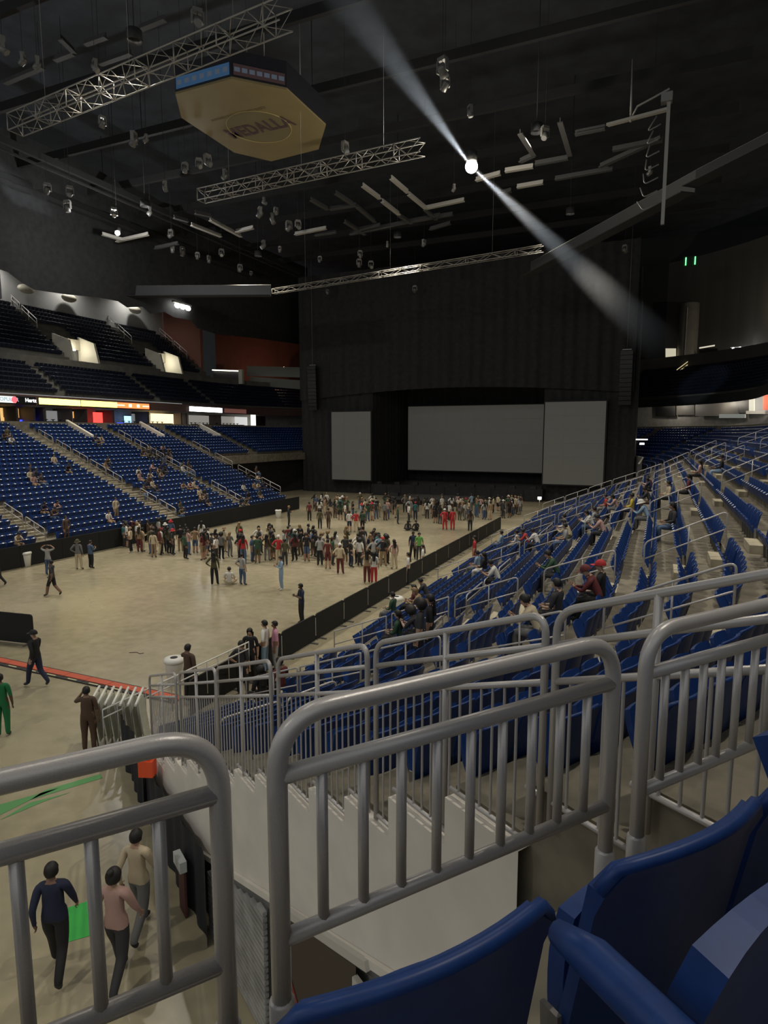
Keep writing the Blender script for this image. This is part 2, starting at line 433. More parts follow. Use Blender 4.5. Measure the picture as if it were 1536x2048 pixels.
# --- detailed seat
def seat_shell(w2=0.245, z0=0.32, z1=0.84, thick=0.028, nu=12, nv=8):
    def prof(u, v, off):
        x = (u * 2 - 1)
        ax = abs(x); top = z1 - 0.022 * ax ** 2.2 - (0.035 * max(0, (ax - 0.86) / 0.14) ** 2)
        bot = z0 + 0.02 * ax ** 3
        z = bot + (top - bot) * v
        fx = -0.02 - 0.11 * v + 0.055 * ax ** 2.0 * (0.5 + 0.5 * v) - off - (0.012 * max(0, v - .92) / .08 if off > 0 else 0)
        return Vector((fx, x * w2, z))
    m = MB()
    m.grid(lambda u, v: prof(u, v, 0), nu, nv)
    m.grid(lambda u, v: prof(u, v, thick), nu, nv, flip=True)
    rim = [(i / nu, 0) for i in range(nu + 1)] + [(1, j / nv) for j in range(1, nv + 1)] + [(1 - i / nu, 1) for i in range(1, nu + 1)] + [(0, 1 - j / nv) for j in range(1, nv)]
    for i in range(len(rim)):
        a = rim[i]; b2 = rim[(i + 1) % len(rim)]
        m.quad(prof(*b2, 0), prof(*a, 0), prof(*a, thick), prof(*b2, thick))
    # rolled lip along the top edge
    lip = [prof(i / 16, 1, thick * .5) + Vector((0, 0, 0.002)) for i in range(17)]
    m.tube(lip, 0.015, 6)
    return m
def seat_pan(ang, hx=-0.01, ln=0.36):
    """tip-up pan hinged low at the back; ang 0 = flat, 78 = folded up"""
    m = MB(); A = R_(ang); H = Vector((hx, 0, 0.36))
    def T(x, y, z): return H + Vector((x * math.cos(A) - z * math.sin(A), y, x * math.sin(A) + z * math.cos(A)))
    n = 10
    for sgn, zz in ((1, 0.0), (-1, -0.045)):
        m.grid(lambda u, v: T(ln * v + (0.02 * (1 - (2 * u - 1) ** 2) if v > .99 else 0), (2 * u - 1) * (0.22 - 0.03 * v ** 3), zz - 0.02 * (1 - (2 * u - 1) ** 2) * (1 if sgn > 0 else 0.3) + 0.015 * v ** 4), n, 6, flip=(sgn < 0))
    def edge(u, v, zz): return T(ln * v + (0.02 * (1 - (2 * u - 1) ** 2) if v > .99 else 0), (2 * u - 1) * (0.22 - 0.03 * v ** 3), zz - 0.02 * (1 - (2 * u - 1) ** 2) * (1 if zz == 0 else .3) + 0.015 * v ** 4)
    rim = [(i / n, 0) for i in range(n + 1)] + [(1, j / 6) for j in range(1, 7)] + [(1 - i / n, 1) for i in range(1, n + 1)] + [(0, 1 - j / 6) for j in range(1, 6)]
    for i in range(len(rim)):
        a = rim[i]; b2 = rim[(i + 1) % len(rim)]
        m.quad(edge(*b2, 0.0), edge(*a, 0.0), edge(*a, -0.045), edge(*b2, -0.045))
    return m
def seat_bracket(sg):
    m = MB(); y = sg * 0.252
    m.beam((-0.03, y, 0.0), (0.0, y, 0.46), 0.012, 0.05); m.box((-0.02, y, 0.01), (0.14, 0.02, 0.02))
    return m
def seat_arm(sg):
    m = MB(); y = sg * 0.256
    m.tube([(0.1, y, 0.64), (0.3, y, .655), (0.92, y, 0.665), (0.98, y, .655)], [.024, .026, .026, .016], 10)
    m.tube([(.4, y, .64), (.1, y, .40)], .018, 8)
    return m
me_back = seat_shell().mesh('backrest', M_blue); me_pan_f = seat_pan(84, -.01, .27).mesh('seat_pan', M_blue); me_pan = seat_pan(62, 0, .37).mesh('seat_pan', M_blue)
me_br = [seat_bracket(s_).mesh('bracket', M_steel) for s_ in (-1, 1)]
me_pan_own = seat_pan(97, .85, .36).mesh('seat_pan', M_blue)
me_arm = seat_arm(SIDE_L).mesh('armrest', M_blue)
mb = MB(); mb.box((-0.113, 0, 0.742), (0.004, 0.05, 0.028)); me_plate = mb.mesh('number_plate', M_dot)
def ordrow(k): return nth(k)
vis = [s_ for s_ in seats if inframe(s_[0] + Vector((0, 0, .6)), 60)]
vis.sort(key=lambda s_: (s_[0] - Vector((0, 0, CAM_Z))).length)
own_ = [s_ for s_ in seats if s_[4] == 'own']
near = own_ + [s_ for s_ in vis if s_[4] != 'own'][:293]
near_ids = set(id(s_) for s_ in near)
for s_ in near:
    p, rz, k, i, sec = s_
    if sec == 'corner': lab = 'blue seat in the corner block, %s row up, %s from the tunnel wall' % (nth(k - K0), nth(i)); g = 'blue seats of the corner block'
    elif sec == 'straight': lab = 'blue seat in the side stand, %s row up, %s from the corner bend' % (nth(k - K0), nth(i)); g = 'blue seats of the side stand'
    elif sec == 'front': lab = 'large foreground blue seat directly behind the front handrail, %s from the left' % nth(i); g = 'foreground blue seats'
    else: lab = 'closest blue seat with armrest in the bottom right corner, %s from the left' % nth(i); g = 'foreground blue seats'
    t = thing('stadium_seat', lab, 'seat', p, rz, g)
    obj('backrest', me_back, t); obj('seat_pan', me_pan_own if sec == 'own' else me_pan_f if sec == 'front' else me_pan, t); obj('bracket', me_br[0], t); obj('bracket', me_br[1], t)
    if (p - cam.location).length < 14 and sec not in ('front', 'own'): obj('number_plate', me_plate, t)
    if sec == 'own': obj('armrest', me_arm, t)
# --- all the other seats: one light mesh
def stuff_mesh(name, arr, mats, dots=True, wid=0.47):
    V = []; Fc = []; MI = []
    tpl_b = [(-0.02, -1, .32), (-0.02, 1, .32), (-0.05, 1, .32), (-0.05, -1, .32), (-0.09, -.92, .80), (-0.09, .92, .80), (-0.125, .92, .80), (-0.125, -.92, .80)]
    tpl_p = [(0.0, -.9, .38), (0.0, .9, .38), (0.05, .9, .34), (0.05, -.9, .34), (0.17, -.85, .70), (0.17, .85, .70), (0.22, .85, .67), (0.22, -.85, .67)]
    fq = ((3, 2, 1, 0), (4, 5, 6, 7), (0, 1, 5, 4), (1, 2, 6, 5), (2, 3, 7, 6), (3, 0, 4, 7))
    for (p, rz) in arr:
        c, s2 = math.cos(rz), math.sin(rz)
        for tpl in (tpl_b, tpl_p):
            n = len(V)
            for (x, y, z) in tpl:
                y *= wid / 2; V.append((p.x + x * c - y * s2, p.y + x * s2 + y * c, p.z + z))
            for q in fq: Fc.append(tuple(n + j for j in q)); MI.append(0)
        if dots:  # small white mark on each pan edge
            n = len(V)
            for (x, y, z) in ((0.17, -.055, .715), (0.17, .055, .715), (0.225, .055, .675), (0.225, -.055, .675)):
                V.append((p.x + x * c - y * s2, p.y + x * s2 + y * c, p.z + z))
            Fc.append((n, n + 1, n + 2, n + 3)); MI.append(1)
    me = bpy.data.meshes.new(name); me.from_pydata(V, [], Fc)
    for m in mats: me.materials.append(m)
    me.polygons.foreach_set('material_index', MI); me.update()
    return me
rest = [(s_[0], s_[1]) for s_ in seats if id(s_) not in near_ids and inframe(s_[0] + Vector((0, 0, .6)), 250)] + [q for q in far_seats if inframe(q[0], 250)]
o = obj('stadium_seat_rows', stuff_mesh('stadium_seat_rows', rest, [M_blue, M_dot]))
setprops(o, 'endless rows of small blue tip-up seats filling the distant stands', 'seats', None, 'stuff')
ups = []
for k in range(NC):
    R = Rc(k) + .55
    y = 30
    while y < 75: 
        if abs(y - 47) > .6 and abs(y - 60.5) > .6 and abs(y-71)>.6: ups.append((Vector(st(CXL, y, math.pi, R, zc(k))), 0.0))
        y += PITCH_S
    a = 179.5; da = math.degrees(PITCH_S / R)
    while a > 132: ups.append((Vector(st(CXL, CY1, R_(a), R, zc(k))), R_(a) + math.pi)); a -= da
for k in range(NU):
    R = Ru(k) + .6; y = 40
    while y < 77:
        if not any(abs(y - q) < 2.3 and k < 7 for q in PORT) and not any(abs(y - q) < .6 for q in (52.6, 67.0, 76.4)): ups.append((Vector(st(CXL, y, math.pi, R, zu(k))), 0.0))
        y += PITCH_S
for k in range(9):
    R = RSR + .4 + .75 * k + .5; a = 2.0; da = math.degrees(PITCH_S / R)
    while a < 64: ups.append((Vector(st(CXR, CY1, R_(a), R, 13.2 + .5 * k)), R_(a) + math.pi)); a += da
ups = [q for q in ups if inframe(q[0], 200)]
o = obj('upper_seat_rows', stuff_mesh('upper_seat_rows', ups, [M_blue_dim, M_dot], False))
setprops(o, 'dark rows of empty seats in the unlit upper decks', 'seats', None, 'stuff')
# aisle half-steps (pale blocks), each a piece of the terrace
me_steps = {}
def step_blocks(cx, cy, a, ks, zf, parent, wide=1.15, mname='aisle_step'):
    for k in ks:
        h = (zf(k + 1) - zf(k)) * 0.5
        key = (round(h, 3), wide)
        if key not in me_steps:
            m = MB(); m.box((0, 0, h / 2), (0.30, wide, h)); me_steps[key] = m.mesh('aisle_step', M_step)
        o2 = obj('aisle_step', me_steps[key], parent)
        o2.location = st(cx, cy, a, Rk(k + 1) - 0.16, zf(k)); o2.rotation_euler = (0, 0, a)
for y in AISLES_R[:2]: step_blocks(CXR, y, 0.0, range(K0, K1 - 1), zR, terr_r)
for y in AISLES_R[2:]: step_blocks(CXR, y, 0.0, range(K0, K1 - 1), zR, terr_r)
step_blocks(CXR, CY0, R_(CORNER_AISLE), range(K0, K1 - 1), zR, terr_r)
for y in AISLES_L: step_blocks(CXL, y, math.pi, range(0, KL - 1), zL, terr_l, 1.3)
# ================================================================ RAILS
PR = 0.029       # pipe radius of the guard rails
def P2(base, d, s_, z): return Vector((base[0] + d[0] * s_, base[1] + d[1] * s_, z))
# front guard rail: three sections in front of the viewer, on a tangent line
Rr = 21.95
def tp(a): return st(CXR, CY0, R_(a), Rr, 0)
ZT, ZM, ZB = 7.63, 7.46, 6.965
pA = Vector((-1.30 * 1.0, 0.84 * 1.0, 0)); 
q0 = onz(0, 1564, ZT); q1 = onz(1536, 1208, ZT)
drn = Vector((q1.x - q0.x, q1.y - q0.y, 0)).normalized()
def along(px, py, z):
    """position along the rail line for an image column"""
    d = ray(px, py); n = Vector((-drn.y, drn.x, 0)); t = n.dot(Vector((q0.x, q0.y, 0))) / n.dot(Vector((d.x, d.y, 0)))
    return (Vector((d.x * t, d.y * t, 0)) - Vector((q0.x, q0.y, 0))).dot(drn)
def front_section(s0, s1, nb, label, left_open=False, right_open=False, lpost=True, rpost=True):
    t = thing('guard_rail', label, 'railing', (q0.x, q0.y, 0), math.atan2(drn.y, drn.x), 'front guard rail sections')
    foot = 6.45
    pts = []
    if not left_open: pts += [(s0, 0, foot)]
    pts += [(s0, 0, ZT), (s1, 0, ZT)]
    if not right_open: pts += [(s1, 0, foot)]
    MB().tube(rounded(pts, 0.17, 10), PR, 16).build('top_rail_and_posts', M_rail, t)
    MB().tube([(s0, 0, ZM), (s1, 0, ZM)], PR * 0.92, 14).build('middle_rail', M_rail, t)
    MB().tube([(s0, 0, ZB), (s1, 0, ZB)], PR * 0.85, 14).build('bottom_rail', M_rail, t)
    mbal = MB().tube([(0, 0, ZB), (0, 0, ZM)], 0.017, 10).mesh('baluster', M_rail)
    for i in range(nb):
        o2 = obj('baluster', mbal, t); o2.location = (s0 + (s1 - s0) * (i + 1) / (nb + 1), 0, 0)
    mcol = MB().lathe([(PR * 1.3, foot - .1), (PR * 1.3, foot + 0.32), (PR, foot + .33)], 14).mesh('post_sleeve', M_rail)
    for s_, op in ((s0, left_open), (s1, right_open)):
        if not op:
            o2 = obj('post_sleeve', mcol, t); o2.location = (s_, 0, 0)
    return t
sa = along(440, 1600, 0); sb = along(555, 1600, 0); sc_ = along(1222, 1450, 0); sd = along(1285, 1450, 0)
front_section(sa - 1.55, sa, 9, 'thick grey guard rail section in the bottom left corner, cut by the frame')
front_section(sb, sc_, 9, 'large grey guard rail section in the centre foreground with nine balusters')
front_section(sd, sd + 1.25, 9, 'grey guard rail section at the right edge, above the closest blue seats')
# stepped panels on the tunnel wall
u_r = Vector((math.cos(R_(TH)), math.sin(R_(TH)), 0))
def wall_panel(r0, r1, label):
    t = thing('balustrade_panel', label, 'railing', wl(r0, 0, .06), R_(TH), 'balustrade panels along the tunnel wall')
    L = r1 - r0
    zt = lambda s_: zPat(r0 + s_)
    pts = [(0, 0, zatR(r0) - .30), (0, 0, zt(0) + 1.02), (L, 0, zt(L) + 1.02), (L, 0, zatR(r1) - .30)]
    MB().tube(rounded(pts, 0.16, 7), 0.026, 12).build('frame', M_rail, t)
    MB().tube([(0, 0, zt(0) + .80), (L, 0, zt(L) + .80)], 0.024, 10).build('middle_rail', M_rail, t)
    MB().tube([(0, 0, zt(0) + .55), (L, 0, zt(L) + .55)], 0.024, 10).build('lower_rail', M_rail, t)
    MB().tube([(L / 2, 0, zatR(r0 + L / 2) - .3), (L / 2, 0, zt(L / 2) + 1.02)], 0.026, 10).build('post', M_rail, t)
    # stepped foot rails, one per tread, and vertical balusters
    k0 = int((r0 - R0_) / TR); k1 = int((r1 - R0_) / TR)
    for k in range(k0, k1 + 1):
        a, b2 = max(0, Rk(k) - r0), min(L, Rk(k + 1) - r0)
        if b2 - a < .08: continue
        zz = zR(k) + 0.0
        MB().tube([(a, 0, zz), (b2, 0, zz)], 0.02, 8).build('foot_rail', M_rail, t)
    n = int(L / 0.115)
    for i in range(1, n):
        s_ = L * i / n
        if abs(s_ - L / 2) < .03: continue
        zz = zR(min(max(int((r0 + s_ - R0_) / TR), 0), 25)) + 0.0
        MB().tube([(s_, 0, zz), (s_, 0, zt(s_) + .55)], 0.011, 6, caps=False).build('baluster', M_rail, t)
    return t
pl = [(9.64, 11.69, 'lowest and farthest'), (11.93, 13.96, 'second lowest'), (14.02, 16.08, 'third lowest'), (16.31, 18.36, 'third highest'), (18.51, 20.53, 'second highest'), (20.62, 22.0, 'highest and nearest')]
for r0, r1, w_ in pl: wall_panel(r0, r1, 'grey balustrade panel on the white tunnel wall, %s of the six' % w_)
# loop handrails in the aisles
def loop_rail(cx, cy, a, r0, r1, zf_at, label, group, two=False, rp=0.021, h=0.92, bal=False, square=False, mb_n=8):
    base = st(cx, cy, a, r0, 0)
    t = thing('aisle_handrail', label, 'handrail', base, a, group)
    L = r1 - r0; z0 = zf_at(r0); z1 = zf_at(r1)
    MB().tube(rounded([(0, 0, z0), (0, 0, z0 + h), (L, 0, z1 + h), (L, 0, z1)], 0.02 if square else 0.14, 2 if square else 5), rp, mb_n).build('frame', M_rail, t)
    MB().tube([(0, 0, z0 + h * .52), (L, 0, z1 + h * .52)], rp * .85, 6).build('middle_rail', M_rail, t)
    MB().tube([(L * .55, 0, (z0 * .45 + z1 * .55)), (L * .55, 0, (z0 * .45 + z1 * .55) + h)], rp * .9, 6).build('post', M_rail, t)
    if bal:
        n = int(L / 0.13)
        for i in range(1, n):
            s_ = L * i / n; zz = z0 + (z1 - z0) * i / n
            MB().tube([(s_, 0, zz + .1), (s_, 0, zz + h * .52)], .009, 5, caps=False).build('baluster', M_rail, t)
    return t
zRat = lambda R: zatR(R)
zLat = lambda R: zL((R - R0_) / TR)
nm = ['the aisle nearest the corner bend', 'the second aisle of the side stand', 'the third aisle of the side stand', 'the far aisle of the side stand']
for ai, y in enumerate(AISLES_R):
    for j, k in enumerate((3.1, 5.6, 8.2, 11.4, 14.6, 17.8, 21, 23.8)):
        if not inframe(st(CXR, y, 0, Rk(k) + 1, zR(k) + .6), 60): continue
        loop_rail(CXR, y + (.05 if j % 2 else -.05), 0.0, Rk(k) + .1, Rk(k) + 1.95, zRat, 'silver loop handrail in %s, %s from the floor' % (nm[ai], nth(j)), 'aisle handrails of the right stand', square=(j < 2))
for j, k in enumerate((3.1, 5.6, 8.2, 11.4, 14.6)):
    loop_rail(CXR, CY0, R_(CORNER_AISLE), Rk(k) + .1, Rk(k) + 2.0, zRat, 'silver loop handrail in the corner block aisle, %s from the floor' % nth(j), 'aisle handrails of the right stand', square=(j < 2))
nl = ['leftmost aisle', 'middle aisle', 'right-hand aisle']
for ai, y in enumerate(AISLES_L):
    for j, k in enumerate((0.6, 3.2, 8.0, 10.4, 13.0, 15.6, 18.4)):
        if not inframe(st(CXL, y, math.pi, Rk(k) + 1, zL(k) + .6), 0): continue
        loop_rail(CXL, y, math.pi, Rk(k) + .1, Rk(k) + 1.9, zLat, 'thin silver handrail in the %s of the left stand, %s from the floor' % (nl[ai], nth(j)), 'aisle handrails of the left stand', rp=0.03, mb_n=6)
# guard rails running along the eighth row
def row_guard(cx, cy, a, ln, sgn, R, zt, label, group, bal=True, h=0.95):
    base = st(cx, cy, a, R, zt)
    t = thing('row_guard_rail', label, 'railing', base, a + math.pi / 2, group)
    MB().tube(rounded([(-ln / 2, 0, -.1), (-ln / 2, 0, h), (ln / 2, 0, h), (ln / 2, 0, -.1)], 0.18, 5), 0.024, 8).build('frame', M_rail, t)
    MB().tube([(-ln / 2, 0, h * .78), (ln / 2, 0, h * .78)], 0.02, 6).build('middle_rail', M_rail, t)
    if bal:
        m = MB().tube([(0, 0, 0), (0, 0, h * .78)], 0.011, 5, caps=False).mesh('baluster', M_rail)
        for i in range(1, int(ln / .13)):
            o2 = obj('baluster', m, t); o2.location = (-ln / 2 + i * .13, 0, 0)
    return t
jj = 0
y = 10.2
for a in (-27, -20.5):
    row_guard(CXR, CY0, R_(a), 1.3, 1, 12.55, zR(7), 'low balustrade along the eighth row of the corner block, %s from the tunnel wall' % nth(jj), 'balustrades along the eighth row'); jj += 1
y = 15.6; jj = 0
while y < 50:
    if all(abs(y - q) > 1.9 for q in AISLES_R):
        row_guard(CXR, y, 0.0, 2.1, 1, 12.55, zR(7), 'low balustrade along the eighth row of the side stand, %s from the corner' % nth(jj), 'balustrades along the eighth row', bal=(y < 33)); jj += 1
    y += 2.25
y = 23.0; jj = 0
while y < 57:
    if all(abs(y - q) > 1.7 for q in AISLES_L):
        row_guard(CXL, y, math.pi, 1.9, 1, 12.55, zL(7) - .1, 'low silver guard loop in the left stand, %s from the left' % nth(jj), 'guard loops of the left stand', bal=False, h=.8); jj += 1
    y += 2.1
# end rails of the right stand (stepping up at y = 58.8)
for j, k in enumerate((3, 5.5, 8, 10.5, 13, 15.5, 18)):
    loop_rail(CXR, 58.6, 0.0, Rk(k), Rk(k) + 1.9, zRat, 'balustrade at the far end of the side stand, %s from the floor' % nth(j), 'end balustrades of the right stand', bal=True, rp=.028)
for j in range(4):
    loop_rail(CXL, 58.6, math.pi, Rk(2 + 4 * j), Rk(5 + 4 * j), zLat, 'handrail at the far end of the left stand, %s from the floor' % nth(j), 'end handrails of the left stand', rp=.035)
# ================================================================ FLOOR-LEVEL THINGS
# black barrier panels along the right side of the floor
def barrier_panel(L, h=1.12, t_=0.06, r=0.12):
    m = MB(); n = 5; out = [(-L / 2, 0.05), (L / 2, 0.05)]
    for k in range(n + 1): a = math.pi / 2 * k / n; out.append((L / 2 - r + r * math.cos(a), h - r + r * math.sin(a)))
    for k in range(n + 1): a = math.pi / 2 + math.pi / 2 * k / n; out.append((-L / 2 + r + r * math.cos(a), h - r + r * math.sin(a)))
    N = len(out); b = len(m.v)
    for y in (-t_ / 2, t_ / 2):
        for (x, z) in out: m.v.append((x, y, z))
    m.f.append(tuple(range(b, b + N))); m.m.append(0); m.sm.append(False)
    m.f.append(tuple(range(b + 2 * N - 1, b + N - 1, -1))); m.m.append(0); m.sm.append(False)
    for i in range(N):
        j = (i + 1) % N; m.f.append((b + j, b + i, b + N + i, b + N + j)); m.m.append(0); m.sm.append(False)
    return m
me_pan_b = barrier_panel(2.42).mesh('panel', M_black)
me_foot = MB().beam((-.0, -.32, .03), (0, .32, .03), .06, .06).mesh('foot', M_steel)
me_brace = MB().beam((0, .05, .8), (0, .34, .05), .04, .04).mesh('brace', M_steel)
me_clip = MB().box((1.24, 0, .6), (.05, .05, .75)).mesh('joint_post', mat('pale_post', (.45, .44, .4), .5))
y = 13.9; j = 0
while y < 53:
    t = thing('barrier_panel', 'black barrier panel along the right edge of the floor, %s from the camera' % nth(j), 'barrier', (-12.42, y + 1.25, 0), math.pi / 2, 'black barrier panels on the right')
    obj('panel', me_pan_b, t)
    for sx in (-.9, .9):
        o2 = obj('foot', me_foot, t); o2.location = (sx, 0, 0)
    obj('joint_post', me_clip, t)
    y += 2.5; j += 1
# front wall of the left stand: black boards
me_b2 = barrier_panel(3.0, 1.42, .08, .02).mesh('board', M_black)
j = 0; y = 17.0
while y < 58:
    o2 = obj('black_side_board', me_b2); o2.location = (-36.25, y + 1.5, 0); o2.rotation_euler = (0, 0, math.pi / 2)
    if inframe((-36.25, y + 1.5, .7), 80): setprops(o2, 'black board fronting the left stand, %s from the left of the picture' % nth(j), 'board', 'black boards of the left stand'); j += 1
    else: bpy.data.objects.remove(o2)
    y += 3.02
# lone black panel at the left edge
t = thing('barrier_panel', 'short black barrier panel standing alone at the left edge of the floor', 'barrier', (-23.6, 16.3, 0), R_(8))
obj('panel', barrier_panel(2.3, 1.25).mesh('panel', M_black), t); o2 = obj('foot', me_foot, t); o2.location = (.9, 0, 0); o2 = obj('brace', me_brace, t); o2.location = (.9, 0, 0)
# orange cable ramp across the floor
t = thing('cable_ramp', 'long orange and black cable ramp lying across the concrete floor', 'cable ramp', (0, 14.65, 0))
M_or = mat('orange_rubber', (0.50, 0.085, 0.035), .6); M_or2 = mat('black_rubber', (.02, .018, .018), .6); M_dash = mat('pale_yellow_mark', (.6, .55, .3), .6)
x = -40.0; i = 0
me_top = MB().box((0, 0.08, .03), (.98, .30, .06)).mesh('lid', M_or); me_edge = MB().box((0, -.15, .02), (.98, .16, .04)).mesh('edge', M_or2); me_d = MB().box((0, -.16, .042), (.42, .05, .006)).mesh('mark', M_dash)
me_e2 = MB().box((0, .27, .02), (.98, .08, .04)).mesh('edge', M_or2)
while x < -13.2:
    if inframe((x, 14.65, 0), 60):
        for nm_, me_ in (('lid', me_top), ('edge', me_edge), ('edge', me_e2), ('mark', me_d)):
            o2 = obj(nm_, me_, t); o2.location = (x, 0, 0)
    x += 1.0
# white bins
me_bin = MB().lathe([(.21, 0), (.235, .02), (.29, .62), (.30, .72)], 20).mesh('body', M_plastic_w)
me_lid = MB().lathe([(.32, .70), (.33, .73), (.33, .78), (.30, .80), (.29, .83), (.05, .84)], 20).mesh('lid', M_plastic_w)
me_hole = MB().lathe([(.12, .84), (.12, .846)], 14).mesh('opening', M_dark)
for (px, py, lab, s_) in ((52, 1133, 'white round bin beside the black boards on the left', 1.15), (557, 1036, 'small white bin on the far floor by the end of the left stand', 1.0), (350, 1365, 'white lidded bin next to the barrier, behind the person holding their head', 1.05), (793, 1228, 'white bin half hidden behind the black barrier panels', 1.0), (410, 1082, 'white bin at the back of the middle crowd', 1.0)):
    p = onz(px, py)
    t = thing('trash_bin', lab, 'bin', p); t.scale = (s_, s_, s_)
    obj('body', me_bin, t); lid = obj('lid', me_lid, t); obj('opening', me_hole, lid)
# rack of white folding gates at the tunnel mouth
M_gate = mat('pale_folding_gate', (.46, .47, .40), .5, var=.1, scale=5)
for i in range(7):
    t = thing('folding_barrier', 'white folded barrier in the leaning stack at the tunnel mouth, %s from the left' % nth(i), 'barrier', (-13.62 + i * .2, 11.75 + i * .065, 0), R_(-58), 'stacked folded barriers')
    MB().box((0, 0, .72), (.62, .03, 1.15), Matrix.Rotation(R_(7), 3, 'X')).build('panel', M_gate, t)
    MB().tube([(-.42, -.09, 1.42), (.46, -.09, 1.30)], .034, 8).build('top_bar', mat('white_bar', (.85, .85, .78), .4), t)
    MB().tube([(-.32, .02, 0), (-.32, -.08, 1.40)], .02, 6).build('leg', M_steel, t); MB().tube([(.32, .02, 0), (.32, -.08, 1.31)], .02, 6).build('leg', M_steel, t)
# long silver handrail behind the gates, leading to the floor
t = thing('entrance_handrail', 'long pale handrail with balusters sloping from the tunnel mouth towards the barrier', 'handrail', (0, 0, 0))
a_, b_ = onz(205, 1420, 1.25), Vector((-11.75, 16.0, 1.75))
MB().tube([a_, b_], .024, 8).build('top_rail', M_plastic_w, t); MB().tube([a_ - Vector((0, 0, .22)), b_ - Vector((0, 0, .22))], .02, 8).build('middle_rail', M_plastic_w, t)
for i in range(13):
    q = a_.lerp(b_, i / 12); MB().tube([(q.x, q.y, q.z - 1.0), (q.x, q.y, q.z)], .014, 6).build('baluster', M_rail, t)
# black drapes along the tunnel wall and its front end
def drape(pts, z0, z1, amp, wl_, mat_, name, label, cat='drape', th=None):
    m = MB(); P = [Vector((*p, 0)) for p in pts]; L = [0]
    for i in range(1, len(P)): L.append(L[-1] + (P[i] - P[i - 1]).length)
    n = max(8, int(L[-1] / wl_ * 6))
    def at_(s_):
        for i in range(1, len(P)):
            if s_ <= L[i] + 1e-6:
                f = (s_ - L[i - 1]) / (L[i] - L[i - 1]); d = (P[i] - P[i - 1]).normalized(); return P[i - 1].lerp(P[i], f), Vector((-d.y, d.x, 0)), f, i
    def fn(u, v):
        s_ = u * L[-1]; p, nrm, f, i = at_(s_)
        zb = z0(s_ / L[-1]) if callable(z0) else z0; zt_ = z1(s_ / L[-1]) if callable(z1) else z1
        q = p + nrm * amp * math.sin(s_ * 2 * math.pi / wl_) * (1 - .4 * v) + nrm * amp * .5 * math.sin(s_ * 2 * math.pi / (wl_ * 2.7) + 1)
        return (q.x, q.y, zb + (zt_ - zb) * v)
    m.grid(fn, n, 4)
    return setprops(m.build(name, mat_), label, cat)
M_ndr = mat('navy_black_drape', (0.010, 0.011, 0.016), .8)
w0, w1 = wl(9.9, 0, .3), wl(13.9, 0, .3)
drape([(-12.5, 11.4), (-11.2, 10.55), (w0.x, w0.y)], 0, lambda u: 1.15 + .35 * u, .05, .5, M_ndr, 'black_skirt', 'dark pleated skirt hanging at the front end of the tunnel wall')
drape([(w0.x, w0.y), (w1.x, w1.y)], 0, lambda u: 1.35 + .25 * u, .03, .6, M_ndr, 'black_skirt', 'black cloth hung along the foot of the white tunnel wall')
t = thing('caution_box', 'small bright orange box hanging at the tunnel wall end', 'box', wl(10.5, 1.42, .38), R_(20))
MB().box((0, 0, .17), (.30, .22, .34)).box((0, 0, .36), (.2, .14, .06)).build('body', mat('bright_orange', (.85, .10, .03), .5), t)
MB().tube(rounded([(-.08, 0, .38), (-.08, 0, .5), (.08, 0, .5), (.08, 0, .38)], .04, 3), .012, 6).build('handle', M_dark, t)
t = thing('wall_sign', 'small white box on a dark red board against the tunnel wall', 'sign', wl(12.9, 0, .42), R_(TH))
MB().box((0, 0, .45), (.34, .04, .9)).build('board', mat('maroon_board', (.10, .03, .03), .6), t); MB().box((0, -.03, .98), (.4, .12, .2)).build('top_box', mat('pale_box', (.6, .62, .6), .4), t)
# framed poster on the lower tunnel wall
t = thing('framed_poster', 'dark poster with red and white lettering in a white frame on the tunnel wall', 'poster', wl(17.45, 0, .16), R_(TH))
def pq(m, a, b2, c, d, mi=0): m.quad(a, b2, c, d, mi)
mfr = mat('white_frame', (.55, .52, .46), .5); mpo = mat('poster_brown', (.055, .04, .032), .5); mpr = mat('poster_red', (.24, .02, .02), .5); mpw = mat('poster_white', (.7, .62, .5), .5)
m = MB(); m.box((-.95, -.03, 1.35), (.1, .06, 2.3)); m.box((1.0, -.03, 1.6), (.3, .06, 2.6)); m.beam((-1.0, -.03, 2.42), (1.1, -.03, 3.2), .06, .1); m.build('frame', mfr, t)
m = MB(); m.quad((-.9, -.02, .2), (.86, -.02, .2), (.86, -.02, 3.0), (-.9, -.02, 2.36)); m.build('sheet', mpo, t)
m = MB(); m.quad((-.9, -.026, 1.1), (-.3, -.026, .75), (-.3, -.026, 1.2), (-.9, -.026, 1.9)); m.quad((-.35, -.026, .5), (.25, -.026, .3), (.25, -.026, 1.0), (-.35, -.026, 1.2)); m.build('red_field', mpr, t)
m = MB()
for i in range(6): m.box((-.84 + i * .1, -.03, 1.32 - i * .07), (.05, .006, .3 - .03 * (i % 2)), Matrix.Rotation(R_(12), 3, 'Y'))
for i in range(5): m.box((-.22 + i * .09, -.03, .86 - i * .05), (.045, .006, .22), Matrix.Rotation(R_(12), 3, 'Y'))
m.build('lettering', mpw, t)
m = MB(); m.tube([(-.38 + .09 * math.cos(a), -.03, .52 + .16 * math.sin(a)) for a in [2 * math.pi * i / 16 for i in range(16)]], .035, 6, closed=True); m.build('round_numeral', mpw, t)
